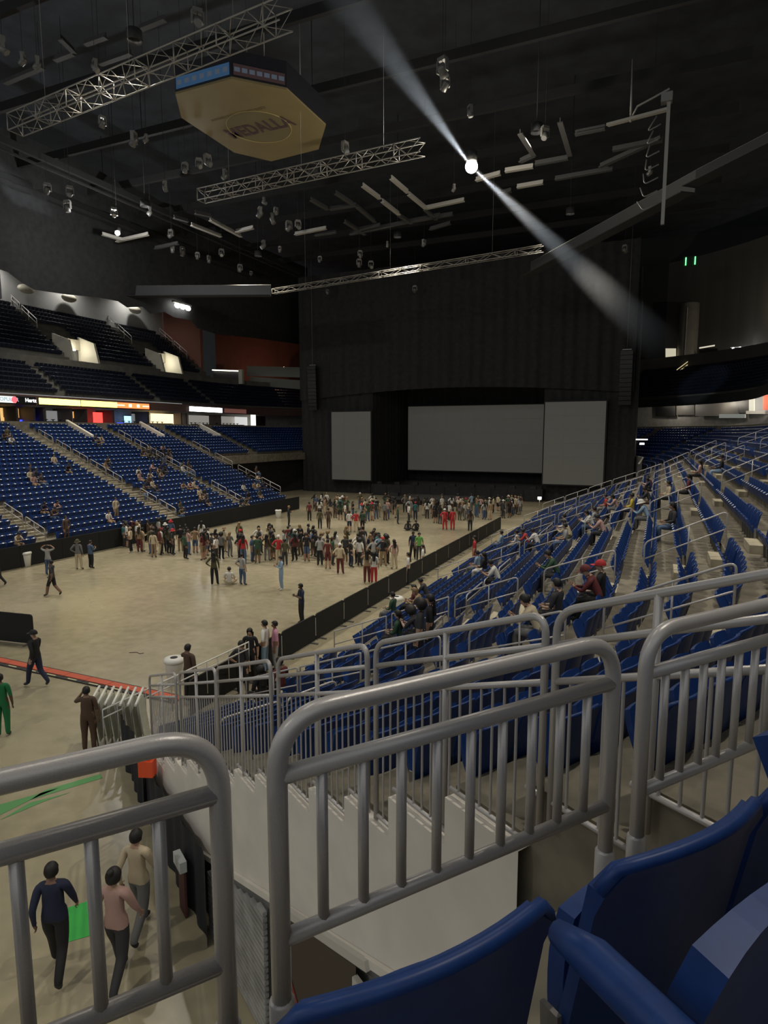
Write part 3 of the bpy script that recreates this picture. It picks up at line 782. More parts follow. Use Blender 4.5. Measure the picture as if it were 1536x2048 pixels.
# green light on the tunnel mouth floor, painted as thin coloured sheets
M_green = mat('bright_green_light', (.03, .42, .06), .5); M_green2 = mat('pale_green_light', (.10, .30, .10), .5)
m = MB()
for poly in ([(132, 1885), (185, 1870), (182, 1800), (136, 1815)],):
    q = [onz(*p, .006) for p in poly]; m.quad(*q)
setprops(m.build('green_light_patch', M_green), 'painted patch of bright green light beside the person in the dark jacket', 'painted light')
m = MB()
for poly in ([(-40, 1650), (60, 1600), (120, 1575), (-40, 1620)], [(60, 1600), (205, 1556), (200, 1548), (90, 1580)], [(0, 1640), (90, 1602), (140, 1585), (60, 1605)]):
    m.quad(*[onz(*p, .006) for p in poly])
setprops(m.build('green_light_patch', M_green2), 'long faint stripe of painted green light on the tunnel mouth floor', 'painted light')
m = MB(); q = onz(272, 1306); m.tube([(q.x - .25, q.y - .1, .01), (q.x, q.y + .05, .015), (q.x + .2, q.y - .02, .01), (q.x + .3, q.y + .1, .012)], .014, 5)
setprops(m.build('tape_scrap', mat('brown_tape', (.12, .06, .04), .7)), 'small brown scrap of tape on the empty floor', 'litter')
# ================================================================ STAGE
M_scr = mat('screen_faint_glow', (.085, .08, .068), .55, var=.05, scale=.4, emit=(.9, .86, .74), estr=.012)  # faint glow put into the colour of the switched-off panels
def screen(x0, x1, y, z0, z1, lab):
    t = thing('stage_screen', lab, 'screen', ((x0 + x1) / 2, y, 0))
    W_ = x1 - x0; nx = max(3, int(W_ / 2)); nz = max(4, int((z1 - z0) / 1.6))
    MB().box((0, .25, (z0 + z1) / 2), (W_ + .3, .3, z1 - z0 + .3)).build('frame', M_dark, t)
    pm = MB().box((0, 0, 0), (W_ / nx - .008, .1, (z1 - z0) / nz - .008)).mesh('led_panel', M_scr)
    for i in range(nx):
        for j in range(nz):
            o2 = obj('led_panel', pm, t); o2.location = (-W_ / 2 + (i + .5) * W_ / nx, .05, z0 + (j + .5) * (z1 - z0) / nz)
    MB().box((-W_ / 2 + .4, .6, z1 / 2 + 6), (.05, .05, z1 + 12)).build('hanging_cable', M_dark, t); MB().box((W_ / 2 - .4, .6, z1 / 2 + 6), (.05, .05, z1 + 12)).build('hanging_cable', M_dark, t)
screen(-42.2, -36.2, 78, 1.9, 11.3, 'narrow grey unlit stage screen on the left')
screen(-12.9, -5.9, 78, 2.2, 12.1, 'tall grey unlit stage screen on the right')
screen(-34.6, -14.0, 88, 2.9, 12.3, 'wide dim grey screen at the back of the stage')
drape([(-47.5, 79.0), (-36.3, 79.0)], 0, 27, .12, 1.1, M_drape, 'stage_curtain', 'tall black curtain behind the left stage screen')
drape([(-13.2, 79.0), (-2.6, 79.0)], 0, 27, .12, 1.1, M_drape, 'stage_curtain', 'tall black curtain behind the right stage screen')
drape([(-37, 90.0), (-12, 90.0)], 0, 28, .12, 1.1, M_drape, 'stage_curtain', 'black back curtain behind the wide stage screen')
drape([(-36.3, 79.1), (-35.6, 90)], 0, 27, .1, 1.1, M_drape, 'stage_curtain', 'black side curtain left of the wide stage screen')
drape([(-47.5, 78.4), (-3, 78.4)], lambda u: 13.0 + 1.2 * math.sin(u * 3.1), 30, .15, 1.4, M_drape, 'stage_valance', 'deep black valance hanging above the stage screens')
drape([(-53.8, 91), (-47.5, 79.2)], 0, lambda u: 24 + 3 * u, .15, 1.3, M_drape, 'stage_curtain', 'black curtain closing the gap between left stand and stage')
drape([(-2.6, 79), (-2.9, 85), (-3.2, 92)], 0, lambda u: 24 - 3 * u, .15, 1.3, M_drape, 'stage_curtain', 'black curtain between the right screen and the far right corner')
M_dk = mat('stage_deck_black', (.016, .016, .016), .5)
t = thing('stage_platform', 'black stage deck spanning the far end of the floor', 'stage', (-24.3, 82, 0))
MB().box((0, 0, .75), (23, 9, 1.5)).build('deck', M_dk, t); MB().box((0, -4.55, .75), (23, .05, 1.4)).build('front_skirt', M_drape, t)
for i in range(12): MB().box((-11.3 + i * 2.05, -4.62, .75), (.05, .06, 1.5)).build('skirt_seam', M_dark, t)
for i in range(9): MB().box((-10.5 + i * 2.6, -3.9, 1.66), (.7, .5, .34)).build('floor_monitor', M_dk, t)
t = thing('stage_thrust', 'low dark thrust platform with steel edge in front of the stage', 'stage', (-24.5, 71.2, 0))
MB().box((0, 0, .62), (9, 6, .16)).build('deck', mat('thrust_deck', (.045, .045, .044), .35), t); MB().box((0, 0, .3), (8.4, 5.4, .6)).build('base', M_dk, t)
for i in range(7): MB().box((-4 + i * 1.33, -3.02, .45), (.06, .06, .9)).build('leg', M_steel, t)
for sx in (-5.4, 5.6):
    t = thing('flight_case', 'black flight case standing %s the thrust platform' % ('left of' if sx < 0 else 'right of'), 'case', (-24.5 + sx, 71.5, 0), .1)
    MB().box((0, 0, .55), (1.1, .7, 1.0)).build('body', M_dk, t); MB().box((0, -.36, .55), (1.0, .02, .06)).build('trim_strip', M_steel, t)
# crew work lamp bottom-right of stage
t = thing('work_light', 'tiny lit work lamp on the floor near the far end of the barrier', 'lamp', onz(1078, 1035), 0)
MB().tube([(0, 0, 0), (0, 0, 1.9)], .03, 6).build('stand', M_steel, t); MB().box((0, -.05, 1.95), (.35, .12, .25)).build('head', mat('lamp_glow', (1, .95, .85), .4, emit=(1, .9, .75), estr=2.0), t)
# speaker columns
for sx, lab in ((-44.9, 'black hanging speaker column left of the left screen'), (-3.9, 'black hanging speaker column right of the right screen')):
    t = thing('speaker_array', lab, 'speakers', (sx, 77.6, 0))
    for i in range(12): MB().box((0, .04 * i * .5, 17.4 - i * .5), (1.3, .7, .46), Matrix.Rotation(R_(i * 1.3), 3, 'X')).build('speaker_cabinet', M_dk, t)
    MB().beam((-.5, 0, 17.8), (.5, 0, 17.8), .1, .1).build('bumper', M_steel, t); MB().tube([(0, 0, 17.8), (0, 0, 38)], .02, 5).build('chain', M_steel, t)
# ================================================================ RIGGING
def box_truss(a, b, wd, n, lab, cat='truss', r=0.035):
    a = Vector(a); b = Vector(b); d = (b - a).normalized(); L = (b - a).length
    t = thing('lighting_truss', lab, cat, a, math.atan2(d.y, d.x), 'hanging aluminium trusses')
    dz = (b.z - a.z)
    def Q(s_, y, z): return (s_ * math.hypot(b.x - a.x, b.y - a.y) / L, y, z + dz * s_ / L)
    h = wd / 2
    for y in (-h, h):
        for z in (-h, h): MB().tube([Q(0, y, z), Q(L, y, z)], r, 6).build('chord', M_truss, t)
    m = MB()
    for i in range(n):
        s0, s1 = L * i / n, L * (i + 1) / n
        for y in (-h, h):
            m.tube([Q(s0, y, -h if i % 2 else h), Q(s1, y, h if i % 2 else -h)], r * .6, 4)
        for z in (-h, h):
            m.tube([Q(s0, -h if i % 2 else h, z), Q(s1, h if i % 2 else -h, z)], r * .6, 4)
    o2 = m.build('diagonal_bracing', M_truss, t); o2['kind'] = 'stuff'
    for i in range(0, n + 1, max(1, n // 6)):
        s_ = L * i / n
        m = MB()
        for (y0, z0, y1, z1) in ((-h, -h, -h, h), (h, -h, h, h), (-h, -h, h, -h), (-h, h, h, h)): m.tube([Q(s_, y0, z0), Q(s_, y1, z1)], r * .9, 5)
        m.build('frame', M_truss, t)
    for f in (.15, .5, .85): MB().tube([Q(L * f, 0, h), (Q(L * f, 0, h)[0], 0, 38 - a.z)], .012, 4).build('chain', M_steel, t)
    return t
box_truss(onz(30, 250, 24), onz(572, 28, 24), .78, 22, 'long box truss crossing the upper left of the ceiling', r=.03)
box_truss(onz(402, 392, 24), onz(845, 294, 24), .70, 20, 'dim box truss just behind the octagonal scoreboard')
box_truss(onz(547, 583, 24), onz(1085, 497, 24), .5, 26, 'thin pale truss hanging low before the stage curtain')
# octagonal scoreboard -------------------------------------------------------
ZB_ = 27.5
M_yel = mat('yellow_scoreboard_face', (.25, .20, .10), .28, var=.06, scale=.6)
vt = [(-27.75, 32.5), (-27.75, 37.7), (-26.2, 39.9), (-22.2, 39.6), (-20.15, 36.9), (-20.15, 32.4), (-22.3, 30.25), (-26.2, 30.25)]
t = thing('scoreboard', 'octagonal hanging scoreboard with a yellow underside and a round emblem', 'scoreboard', (-24.0, 35, ZB_))
vt = [(x + 24.0, y - 35) for x, y in vt]
m = MB(); n = len(vt)
for (x, y) in vt: m.v.append((x, y, 0))
for (x, y) in vt: m.v.append((x, y, .12))
m.f.append(tuple(range(n))); m.m.append(0); m.sm.append(False)
m.f.append(tuple(range(2 * n - 1, n - 1, -1))); m.m.append(0); m.sm.append(False)
for i in range(n): m.f.append((i, n + i, n + (i + 1) % n, (i + 1) % n)); m.m.append(0); m.sm.append(False)
m.build('underside', M_yel, t)
M_led = [mat('side_display', (.02, .02, .025), .4)]
for i in range(n):
    a, b2 = vt[i], vt[(i + 1) % n]
    m = MB(); m.quad((a[0], a[1], .12), (b2[0], b2[1], .12), (b2[0], b2[1], 1.5), (a[0], a[1], 1.5)); m.build('side_panel', M_led[0], t)
m = MB(); m.v += [(x * .99, y * .99, 1.5) for x, y in vt]; m.f.append(tuple(range(n - 1, -1, -1))); m.m.append(0); m.sm.append(False); m.build('top', M_dark, t)
def band(i, z0, z1, col, e, nm_):
    a, b2 = Vector(vt[i]), Vector(vt[(i + 1) % n]); d = (b2 - a).normalized(); nn = Vector((d.y, -d.x))
    if nn.dot((a + b2) / 2) < 0: nn = -nn
    a = a + nn * .04 + d * .1; b2 = b2 + nn * .04 - d * .1
    m = MB(); m.quad((a.x, a.y, z0), (b2.x, b2.y, z0), (b2.x, b2.y, z1), (a.x, a.y, z1))
    m.build(nm_, mat('led_' + nm_ + str(i), col, .4, emit=col, estr=e), t)
    for j in range(7):
        p = a.lerp(b2, (j + .5) / 7); q = p + nn * .02
        MB().box((q.x, q.y, (z0 + z1) / 2), (.3 if abs(d.x) > .5 else .1, .02, (z1 - z0) * .38), Matrix.Rotation(math.atan2(d.y, d.x), 3, 'Z')).build('glyph', mat('led_glyph', (.03, .035, .045), .6, emit=(.4, .5, .65), estr=.035), t)
band(6, .22, .85, (.02, .05, .10), .3, 'blue_display'); band(5, .22, .8, (.035, .02, .02), .2, 'red_display')
M_emb = mat('emblem_olive', (.19, .16, .08), .4); M_pur = mat('emblem_purple', (.09, .05, .065), .4)
m = MB(); k = 36
def disc(m, cx, cy, rx, ry, z, mi=0, n=36):
    b = len(m.v)
    for i in range(n): a = 2 * math.pi * i / n; m.v.append((cx + rx * math.cos(a), cy + ry * math.sin(a), z))
    m.f.append(tuple(range(b, b + n))[::-1]); m.m.append(mi); m.sm.append(False)
disc(m, -.1, .4, 1.95, 2.0, -.012); m.build('emblem_disc', M_emb, t)
m = MB(); m.tube([(-.1 + 2.0 * math.cos(2 * math.pi * i / 40), .4 + 2.05 * math.sin(2 * math.pi * i / 40), -.014) for i in range(40)], .03, 5, closed=True); m.build('emblem_ring', mat('emblem_ring', (.42, .33, .14), .4), t)
def text(s_, size, mat_, parent, name, M, spacing=1.0):
    cu = bpy.data.curves.new(name, 'FONT'); cu.body = s_; cu.size = size; cu.align_x = 'CENTER'; cu.align_y = 'CENTER'; cu.extrude = 0.004; cu.offset = .02 * size; cu.space_character = spacing
    o = bpy.data.objects.new(name, cu); COL.objects.link(o)
    dg = bpy.context.evaluated_depsgraph_get(); me = bpy.data.meshes.new_from_object(o.evaluated_get(dg)); bpy.data.objects.remove(o)
    me.materials.clear(); me.materials.append(mat_); o = obj(name, me, parent); o.matrix_local = M; return o
def basis(x, y, z, org): return Matrix.Translation(org) @ Matrix((x, y, z)).transposed().to_4x4()
# underside lettering: read from below, baseline direction +x, letters' up towards the viewer's far side
ang = R_(0)
rx_ = Vector((math.cos(ang), math.sin(ang), 0)); ry_ = Vector((math.sin(ang), -math.cos(ang), 0))
text('MEDALLA', 1.0, M_pur, t, 'emblem_lettering', basis(rx_ * 1.05, ry_ * 1.75, Vector((0, 0, -1)), Vector((-.1, .45, -.03))), 1.05)
text('COLISEO DE PUERTO RICO', .3, M_emb, t, 'small_lettering', basis(rx_, ry_, Vector((0, 0, -1)), Vector((-.3, -1.5, -.02))), 1.1)
for dx, dy in ((-2, -2), (2, -2), (-2, 2), (2, 2)): MB().tube([(dx, dy, 1.5), (dx, dy, 10.4)], .03, 5).build('cable', M_steel, t)
# rigging grid beams; spotlight falling on some is put into their colour ----------------------------------
M_gb_lit = mat('grid_beam', (.38, .36, .32), .5, .2)
j = 0
gb = MB().beam((0, 0, 0), (1, 0, 0), .20, .06).beam((0, 0, .13), (1, 0, .13), .04, .2).mesh('grid_beam', M_gb_lit)
def grid_beam(a, b, lab, me_=None, grp='steel beams of the rigging grid'):
    a = Vector(a); b = Vector(b); d = b - a
    o = obj('grid_beam', me_ or gb); o.location = a; o.rotation_euler = (0, -math.atan2(d.z, math.hypot(d.x, d.y)), math.atan2(d.y, d.x)); o.scale = (d.length, 1.6, 1.2)
    return setprops(o, lab, 'beam', grp)
ZG = 26.5
M_gb_unlit = mat('grid_beam_unlit', (.045, .044, .042), .7)  # shaded copy of the beam material, dimness painted in
gb_unlit = gb.copy(); gb_unlit.materials[0] = M_gb_unlit
LIT_BEAMS = {0, 1, 2, 5, 8, 9, 10, 11, 12, 13, 17, 25, 26, 27}
segs = [  # image segments that lie on the grid, as (px0,py0,px1,py1)
 (420, 441, 482, 474), (472, 465, 506, 457), (383, 451, 442, 474), (348, 436, 376, 444), (390, 427, 422, 434), (590, 470, 652, 458), (630, 472, 672, 466), (310, 498, 356, 488), (233, 484, 296, 470), (205, 470, 247, 482),
 (783, 358, 816, 386), (818, 390, 852, 418), (726, 373, 760, 398), (765, 404, 798, 430), (672, 388, 706, 410), (622, 401, 655, 420), (714, 415, 750, 445), (852, 418, 928, 402), (660, 420, 712, 412), (798, 432, 822, 448), (850, 420, 872, 440), (712, 462, 760, 452), (700, 470, 880, 432), (820, 445, 905, 430), (860, 460, 900, 448),
 (952, 362, 1000, 349), (1010, 344, 1066, 335), (1034, 376, 1086, 367), (1070, 330, 1136, 318), (1110, 360, 1225, 340), (1040, 325, 1068, 312), (1068, 312, 1040, 268), (1120, 245, 1140, 312), (1200, 335, 1320, 280), (995, 390, 1022, 383), (1150, 270, 1210, 258), (1225, 302, 1325, 282), (690, 445, 730, 470),
 (120, 78, 148, 106), (110, 122, 146, 108), (170, 90, 212, 75), (10, 168, 86, 136), (280, 60, 330, 40), (200, 130, 262, 108), (150, 200, 190, 182)]
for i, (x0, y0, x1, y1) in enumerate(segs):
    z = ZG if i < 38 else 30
    grid_beam(onz(x0, y0, z), onz(x1, y1, z), 'steel beam of the ceiling rigging grid, %s along the grid from the left' % nth(sorted(range(len(segs)), key=lambda q: segs[q][0]).index(i)), gb if i in LIT_BEAMS else gb_unlit)
# long dark parallel joists that carry the grid
for i in range(2):
    x = -52 + i * 6.2
    o = MB().beam((x, 22, 30), (x, 76, 30), .35, .5).beam((x, 22, 29.3), (x, 76, 29.3), .2, .15).build('ceiling_joist', mat('joist', (.012, .012, .012), .9)); setprops(o, 'dark steel joist under the ceiling running towards the stage, %s from the left' % nth(i), 'joist', 'dark ceiling joists')
for i in range(8):
    y = 26 + i * 7
    o = MB().beam((-56, y, 31.5), (4, y, 31.5), .3, .6).build('cross_joist', mat('joist', (.012, .012, .012), .9)); setprops(o, 'dark cross joist under the ceiling, %s from the camera' % nth(i), 'joist', 'dark cross joists')
# catwalk fascias
def ribbon(a, b, h, lab, mt=None):
    t = thing('catwalk', lab, 'catwalk', (0, 0, 0)); a = Vector(a); b = Vector(b)
    MB().beam(a - Vector((0, 0, h / 2)), b - Vector((0, 0, h / 2)), .08, h).build('fascia', mt or mat('catwalk_fascia', (.06, .06, .06), .6, .2), t)
    MB().tube([a, b], .035, 6).build('edge_rail', M_truss, t)
    d = (b - a).normalized(); sd = Vector((d.y, -d.x, 0)) * 1.0
    MB().beam(a + sd * .5 - Vector((0, 0, h)), b + sd * .5 - Vector((0, 0, h)), 1.0, .06).build('deck', M_dark, t)
ribbon(onz(1062, 525, 24), onz(1393, 340, 24), 1.3, 'grey catwalk fascia slanting across the right of the ceiling')
ribbon(onz(1393, 340, 24), onz(1700, 180, 24), 1.0, 'dark continuation of the catwalk at the right edge', M_dark)
ribbon(onz(245, 572, 24), onz(542, 570, 24), 1.2, 'grey catwalk fascia at the left above the scalloped drape')
# hanging hoist mast at upper right
p0 = onz(1338, 200, 24)
t = thing('hoist_mast', 'hanging steel hoist mast with cables at the upper right', 'hoist', p0)
MB().beam((0, 0, 0), (0, 0, -5.6), .16, .16).build('mast', M_truss, t)
q = onz(1215, 250, 24) - p0
MB().beam((0, 0, -.4), (q.x, q.y, q.z), .25, .12).build('arm', M_truss, t); MB().tube([(0, 0, .5), (q.x * .5, q.y * .5, .3 + q.z * .5), (q.x * .6, q.y * .6, q.z * .6 - .2)], .05, 6).build('brace', M_truss, t)
for i in range(7):
    MB().tube(rounded([(-.5 - .12 * i % 3, .1 * i, -.6 * i - .6), (-.9, .1, -.6 * i - 1.2), (-.3, 0, -.6 * i - 1.0)], .2, 4), .035, 5).build('cable_loop', M_steel, t)
MB().box((-.1, 0, .1), (.5, .4, .4)).build('motor', M_steel, t)
MB().tube([(q.x * .6, q.y * .6, -.3), (q.x * .62, q.y * .62, 2.6)], [.06, .02], 6).build('stay', M_truss, t)
# moving-head fixtures scattered on the grid (grey lumps in the photo)
fx = [(205, 247), (268, 282), (292, 280), (370, 338), (398, 330), (415, 325), (450, 352), (395, 42), (190, 135), (46, 122), (5, 95), (135, 415), (95, 380), (140, 386), (228, 428), (342, 470), (345, 500), (365, 505), (395, 513), (418, 520), (443, 508), (480, 538), (502, 548), (527, 492), (528, 405), (520, 428), (552, 424), (578, 455), (596, 452), (545, 440), (775, 490), (720, 510), (848, 488), (718, 528), (742, 532), (690, 300), (885, 140), (890, 170), (1250, 500), (940, 225), (908, 378), (1300, 345), (640, 520), (655, 585), (830, 580), (560, 500), (300, 425), (330, 375), (1090, 270), (75, 130)]
me_y = MB().box((0, 0, .34), (.34, .22, .14)).box((-.2, 0, .12), (.05, .16, .4)).box((.2, 0, .12), (.05, .16, .4)).mesh('yoke', M_steel)
me_h = MB().lathe([(.10, -.26), (.16, -.24), (.17, .1), (.12, .2)], 12).mesh('head', mat('fixture_grey', (.14, .135, .125), .4, .3))
me_l = MB().lathe([(.13, -.268), (.13, -.262)], 12).mesh('lens', mat('fixture_lens', (.3, .3, .3), .15, .5))
me_hang = MB().tube([(0, 0, .02), (0, 0, 1)], .012, 4).mesh('hanger', M_dark)
for i, (px, py) in enumerate(fx):
    r0 = random.Random(i); p = onz(px, py, 25.5 + r0.random() * 2)
    t = thing('stage_light', 'small moving-head stage light hung in the rigging, %s of them from the left' % nth(sorted(range(len(fx)), key=lambda q: fx[q][0]).index(i)), 'stage light', p, r0.random() * 6, 'stage lights in the rigging')
    sc0 = r0.uniform(.8, 1.4); t.scale = (sc0,) * 3
    MB().tube([(0, 0, .4 ), (0, 0, 8)], .015, 4).build('hanger', M_dark, t) if False else None
    obj('yoke', me_y, t); hd = obj('head', me_h, t); hd.rotation_euler = (r0.uniform(-1, 1), r0.uniform(-.6, .6), 0); obj('lens', me_l, hd); o2 = obj('hanger', me_hang, t); o2.scale = (1, 1, (38.0 - p.z) / sc0)
# house lights: recessed floodlights that light the hall ------------------------
M_lamp = mat('lamp_lens', (.9, .9, .85), .3, emit=(1, .93, .8), estr=3.0)
me_can = MB().lathe([(.12, .55), (.36, .5), (.38, 0.0), (.36, 0.0), (.34, .42), (.30, .44)], 16).mesh('housing', M_dark)
for i, (x, y, z, W_) in enumerate(HOUSE):
    t = thing('house_light', 'dark downlight can under the ceiling, %s by its place above the hall' % nth(i), 'house light', (x, y, z), 0, 'house downlights')
    obj('housing', me_can, t); MB().tube([(0, 0, .5), (0, 0, 38 - z)], .03, 5).build('stem', M_dark, t)
    ld = bpy.data.lights.new('house_lamp', 'SPOT'); ld.energy = W_; ld.spot_size = R_(112); ld.spot_blend = .8; ld.shadow_soft_size = .22; ld.color = (1, .93, .80)
    lo = bpy.data.objects.new('house_lamp', ld); COL.objects.link(lo); lo.parent = t; lo.location = (0, 0, .3)
# the follow spot and its beams through the haze ---------------------------------
LP = onz(943, 333, 24)
t = thing('follow_spot', 'dazzling bright spotlight glowing under the ceiling', 'spotlight', LP)
MB().ellipsoid((0, 0, 0), (.36, .36, .36), 16, 10).build('lens', mat('spot_glow', (1, 1, .95), .3, emit=(1, .90, .70), estr=40), t)
MB().lathe([(.2, .2), (.32, .3), (.32, .8), (.2, .9)], 14).build('housing', M_dark, t)
ld = bpy.data.lights.new('spot_spill', 'POINT'); ld.energy = 500; ld.shadow_soft_size = .4; ld.color = (1, .93, .82)
lo = bpy.data.objects.new('spot_spill', ld); COL.objects.link(lo); lo.parent = t; lo.location = (0, 0, -.9)
P2_ = onz(235, 466, 25)
t2 = thing('work_lamp', 'small bright work lamp in the rigging at the left', 'spotlight', P2_)
MB().ellipsoid((0, 0, 0), (.2, .2, .2), 12, 8).build('lens', mat('spot_glow2', (1, 1, .95), .3, emit=(1, .93, .8), estr=8), t2); MB().tube([(0, 0, .4), (0, 0, 13.0)], .02, 5).build('stem', M_dark, t2); MB().box((0, 0, .3), (.4, .3, .3)).build('housing', M_dark, t2)
ld = bpy.data.lights.new('work_lamp_spill', 'POINT'); ld.energy = 700; ld.shadow_soft_size = .2
lo = bpy.data.objects.new('work_lamp_spill', ld); COL.objects.link(lo); lo.parent = t2; lo.location = (0, 0, -.5)
def haze_mat(name, dens, L, r0, r1):
    """thin haze: densest on the beam's axis near the lamp, thinning outwards and along the beam"""
    m = bpy.data.materials.new(name); m.use_nodes = True; nt = m.node_tree; nt.nodes.remove(nt.nodes['Principled BSDF'])
    v = nt.nodes.new('ShaderNodeVolumeScatter'); v.inputs['Color'].default_value = (1, 1, 1, 1)
    tc = nt.nodes.new('ShaderNodeTexCoord'); sx = nt.nodes.new('ShaderNodeSeparateXYZ'); nt.links.new(tc.outputs['Object'], sx.inputs[0])
    def mth(op, a, b=None, clamp=False):
        n = nt.nodes.new('ShaderNodeMath'); n.operation = op; n.use_clamp = clamp
        for i, q in enumerate((a, b)):
            if q is None: continue
            if isinstance(q, (int, float)): n.inputs[i].default_value = q
            else: nt.links.new(q, n.inputs[i])
        return n.outputs[0]
    X, Y, Z = sx.outputs
    rr = mth('ADD', mth('MULTIPLY', Y, Y), mth('MULTIPLY', Z, Z))
    Rx = mth('ADD', mth('MULTIPLY', X, (r1 - r0) / L), r0)
    rad = mth('SUBTRACT', 1.0, mth('DIVIDE', rr, mth('MULTIPLY', Rx, Rx)), True)
    fall = mth('POWER', mth('SUBTRACT', 1.0, mth('DIVIDE', X, L), True), 0.9)
    nt.links.new(mth('MULTIPLY', mth('MULTIPLY', rad, fall), dens), v.inputs['Density'])
    nt.links.new(v.outputs[0], nt.nodes['Material Output'].inputs['Volume'])
    return m
def beam_haze(a, b, r0, r1, lab, dens, watts, col, half):
    a = Vector(a); b = Vector(b); d = (b - a).normalized(); L = (b - a).length
    m = MB(); m.tube([(0, 0, 0), (L * .5, 0, 0), (L, 0, 0)], [r0, (r0 + r1) / 2, r1], 24)
    o = m.build('haze_beam', haze_mat('haze', dens, L, r0, r1)); setprops(o, lab, 'light beam', None, 'stuff')
    o.location = a; o.rotation_euler = d.to_track_quat('X', 'Z').to_euler()
    ld = bpy.data.lights.new('beam_lamp', 'SPOT'); ld.energy = watts; ld.color = col; ld.spot_size = half * 2; ld.spot_blend = .6; ld.shadow_soft_size = .06
    lo = bpy.data.objects.new('beam_lamp', ld); COL.objects.link(lo)
    lo.location = a - d * .1; lo.rotation_euler = d.to_track_quat('-Z', 'Y').to_euler()
BEAMS = True
if BEAMS:
    d_ = LP
    e1 = onz(1330, 690, 17.5) if False else None
    # down-right beam ends in front of the far right upper deck; up-left beam runs towards the ceiling over the viewer
    r1_ = ray(1340, 705); B1 = Vector((0, 0, CAM_Z)) + r1_ * 70
    r2_ = ray(570, -170); B2 = Vector((0, 0, CAM_Z)) + r2_ * 22
    dd = (B1 - LP).normalized(); beam_haze(LP + dd * .5, B1, .14, 2.6, 'pale blue-white light beam falling from the spotlight to the lower right', .05, 16000, (.80, .90, 1), R_(3.6))
    dd = (B2 - LP).normalized(); beam_haze(LP + dd * .5, B2, .12, 1.3, 'pale light beam rising from the spotlight to the top of the picture', .05, 12000, (.80, .90, 1), R_(4.2))
    a3 = Vector((0, 0, CAM_Z)) + ray(-190, 150) * 38; b3 = Vector((0, 0, CAM_Z)) + ray(300, 650) * 100
    beam_haze(a3, b3, .12, 4.6, 'faint pale beam slanting across the left edge above the upper deck', .03, 3500, (.85, .92, 1), R_(4.5))
# lamp cluster on the drape at left
t = thing('flood_cluster', 'bright cluster of white floodlights above the scalloped drape', 'floodlight', onx(364, 614, -51.6))
for i in range(3): MB().ellipsoid((.1, -.9 + .9 * i, 0), (.2, .42, .28), 10, 6).build('lamp', mat('flood_white', (1, 1, 1), .3, emit=(1, 1, .95), estr=6), t)
MB().box((0, 0, .4), (.3, 3.0, .2)).build('bar', M_steel, t)
# scalloped black drape hiding the roof edge above the left upper deck
dp = [(-8, 532), (25, 543), (44, 562), (78, 578), (140, 588), (205, 594), (240, 602), (262, 614), (290, 613), (305, 627), (335, 623), (352, 634), (385, 640), (402, 656), (440, 668), (520, 676), (615, 690)]
m = MB(); pts = [onx(x, y, -52) for x, y in dp]
b = len(m.v)
for p in pts:
    for f in range(6):
        z = p.z + (34 - p.z) * f / 5; m.v.append((-52 - .25 * math.sin(p.y * 1.7 + f) - (.5 if f == 0 else 0), p.y, z))
for i in range(len(pts) - 1):
    for f in range(5): q = b + i * 6 + f; m.f.append((q, q + 6, q + 7, q + 1)); m.m.append(0); m.sm.append(True)
setprops(m.build('masking_drape', M_drape), 'black masking drape with a scalloped edge above the left upper deck', 'drape')
# ================================================================ SUITES AND UPPER DECK, LEFT
XS = CXL - RS
def sy(px, py=815, x=None): return onx(px, py, XS if x is None else x).y
def sign(px0, px1, col, e, lab, words=None, wcol=(1, 1, 1), zz=(11.22, 11.82)):
    y0, y1 = sy(px0), sy(px1)
    t = thing('suite_sign', lab, 'sign', (XS + .06, (y0 + y1) / 2, 0))
    MB().box((0, 0, (zz[0] + zz[1]) / 2), (.1, y1 - y0, zz[1] - zz[0])).build('panel', mat('sign_%d' % px0, col, .4, emit=col, estr=e), t)
    MB().box((-.04, 0, (zz[0] + zz[1]) / 2), (.08, y1 - y0 + .12, zz[1] - zz[0] + .12)).build('frame', M_dark, t)
    if words: text(words, .5, mat('sign_word_%d' % px0, wcol, .4, emit=wcol, estr=.9), t, 'lettering', basis(Vector((0, 1, 0)), Vector((0, 0, 1)), Vector((1, 0, 0)), Vector((.07, .45, (zz[0] + zz[1]) / 2))))
    return t
sign(-20, 31, (.55, .58, .55), .55, 'pale grey lit sign at the left edge of the suite fascia', 'POPULAR', (.12, .16, .18))
t = sign(33, 71, (.012, .012, .014), 0, 'black sign with a red dot and white lettering on the suite fascia', 'Hertz', (.9, .9, .9))
MB().ellipsoid((.07, -1.25, 11.52), (.04, .3, .3), 14, 8).build('red_dot', mat('sign_red_dot', (.8, .06, .08), .4, emit=(.9, .08, .1), estr=.7), t)
sign(78, 160, (1.0, .80, .16), 1.25, 'bright yellow lit sign over the suites, the left one of two')
sign(162, 233, (1.0, .78, .14), 1.15, 'bright yellow lit sign over the suites, the right one of two')
t = sign(233, 297, (.85, .17, .05), .75, 'orange-red lit sign with small white marks over the suites')
for yy, w_ in ((-1.9, 1.1), (-.5, .45), (.7, .4), (1.9, 1.0)): MB().box((.06, yy, 11.52), (.02, w_, .12 if w_ > .5 else .34)).build('pale_mark', mat('sign_mark', (.9, .6, .4), .4, emit=(.95, .6, .4), estr=.8), t)
sign(378, 443, (1.0, 1.0, .95), 3.2, 'glaring white lit sign over the suites')
sign(448, 515, (.12, .05, .04), .3, 'dim brown sign over the suites at the far end')
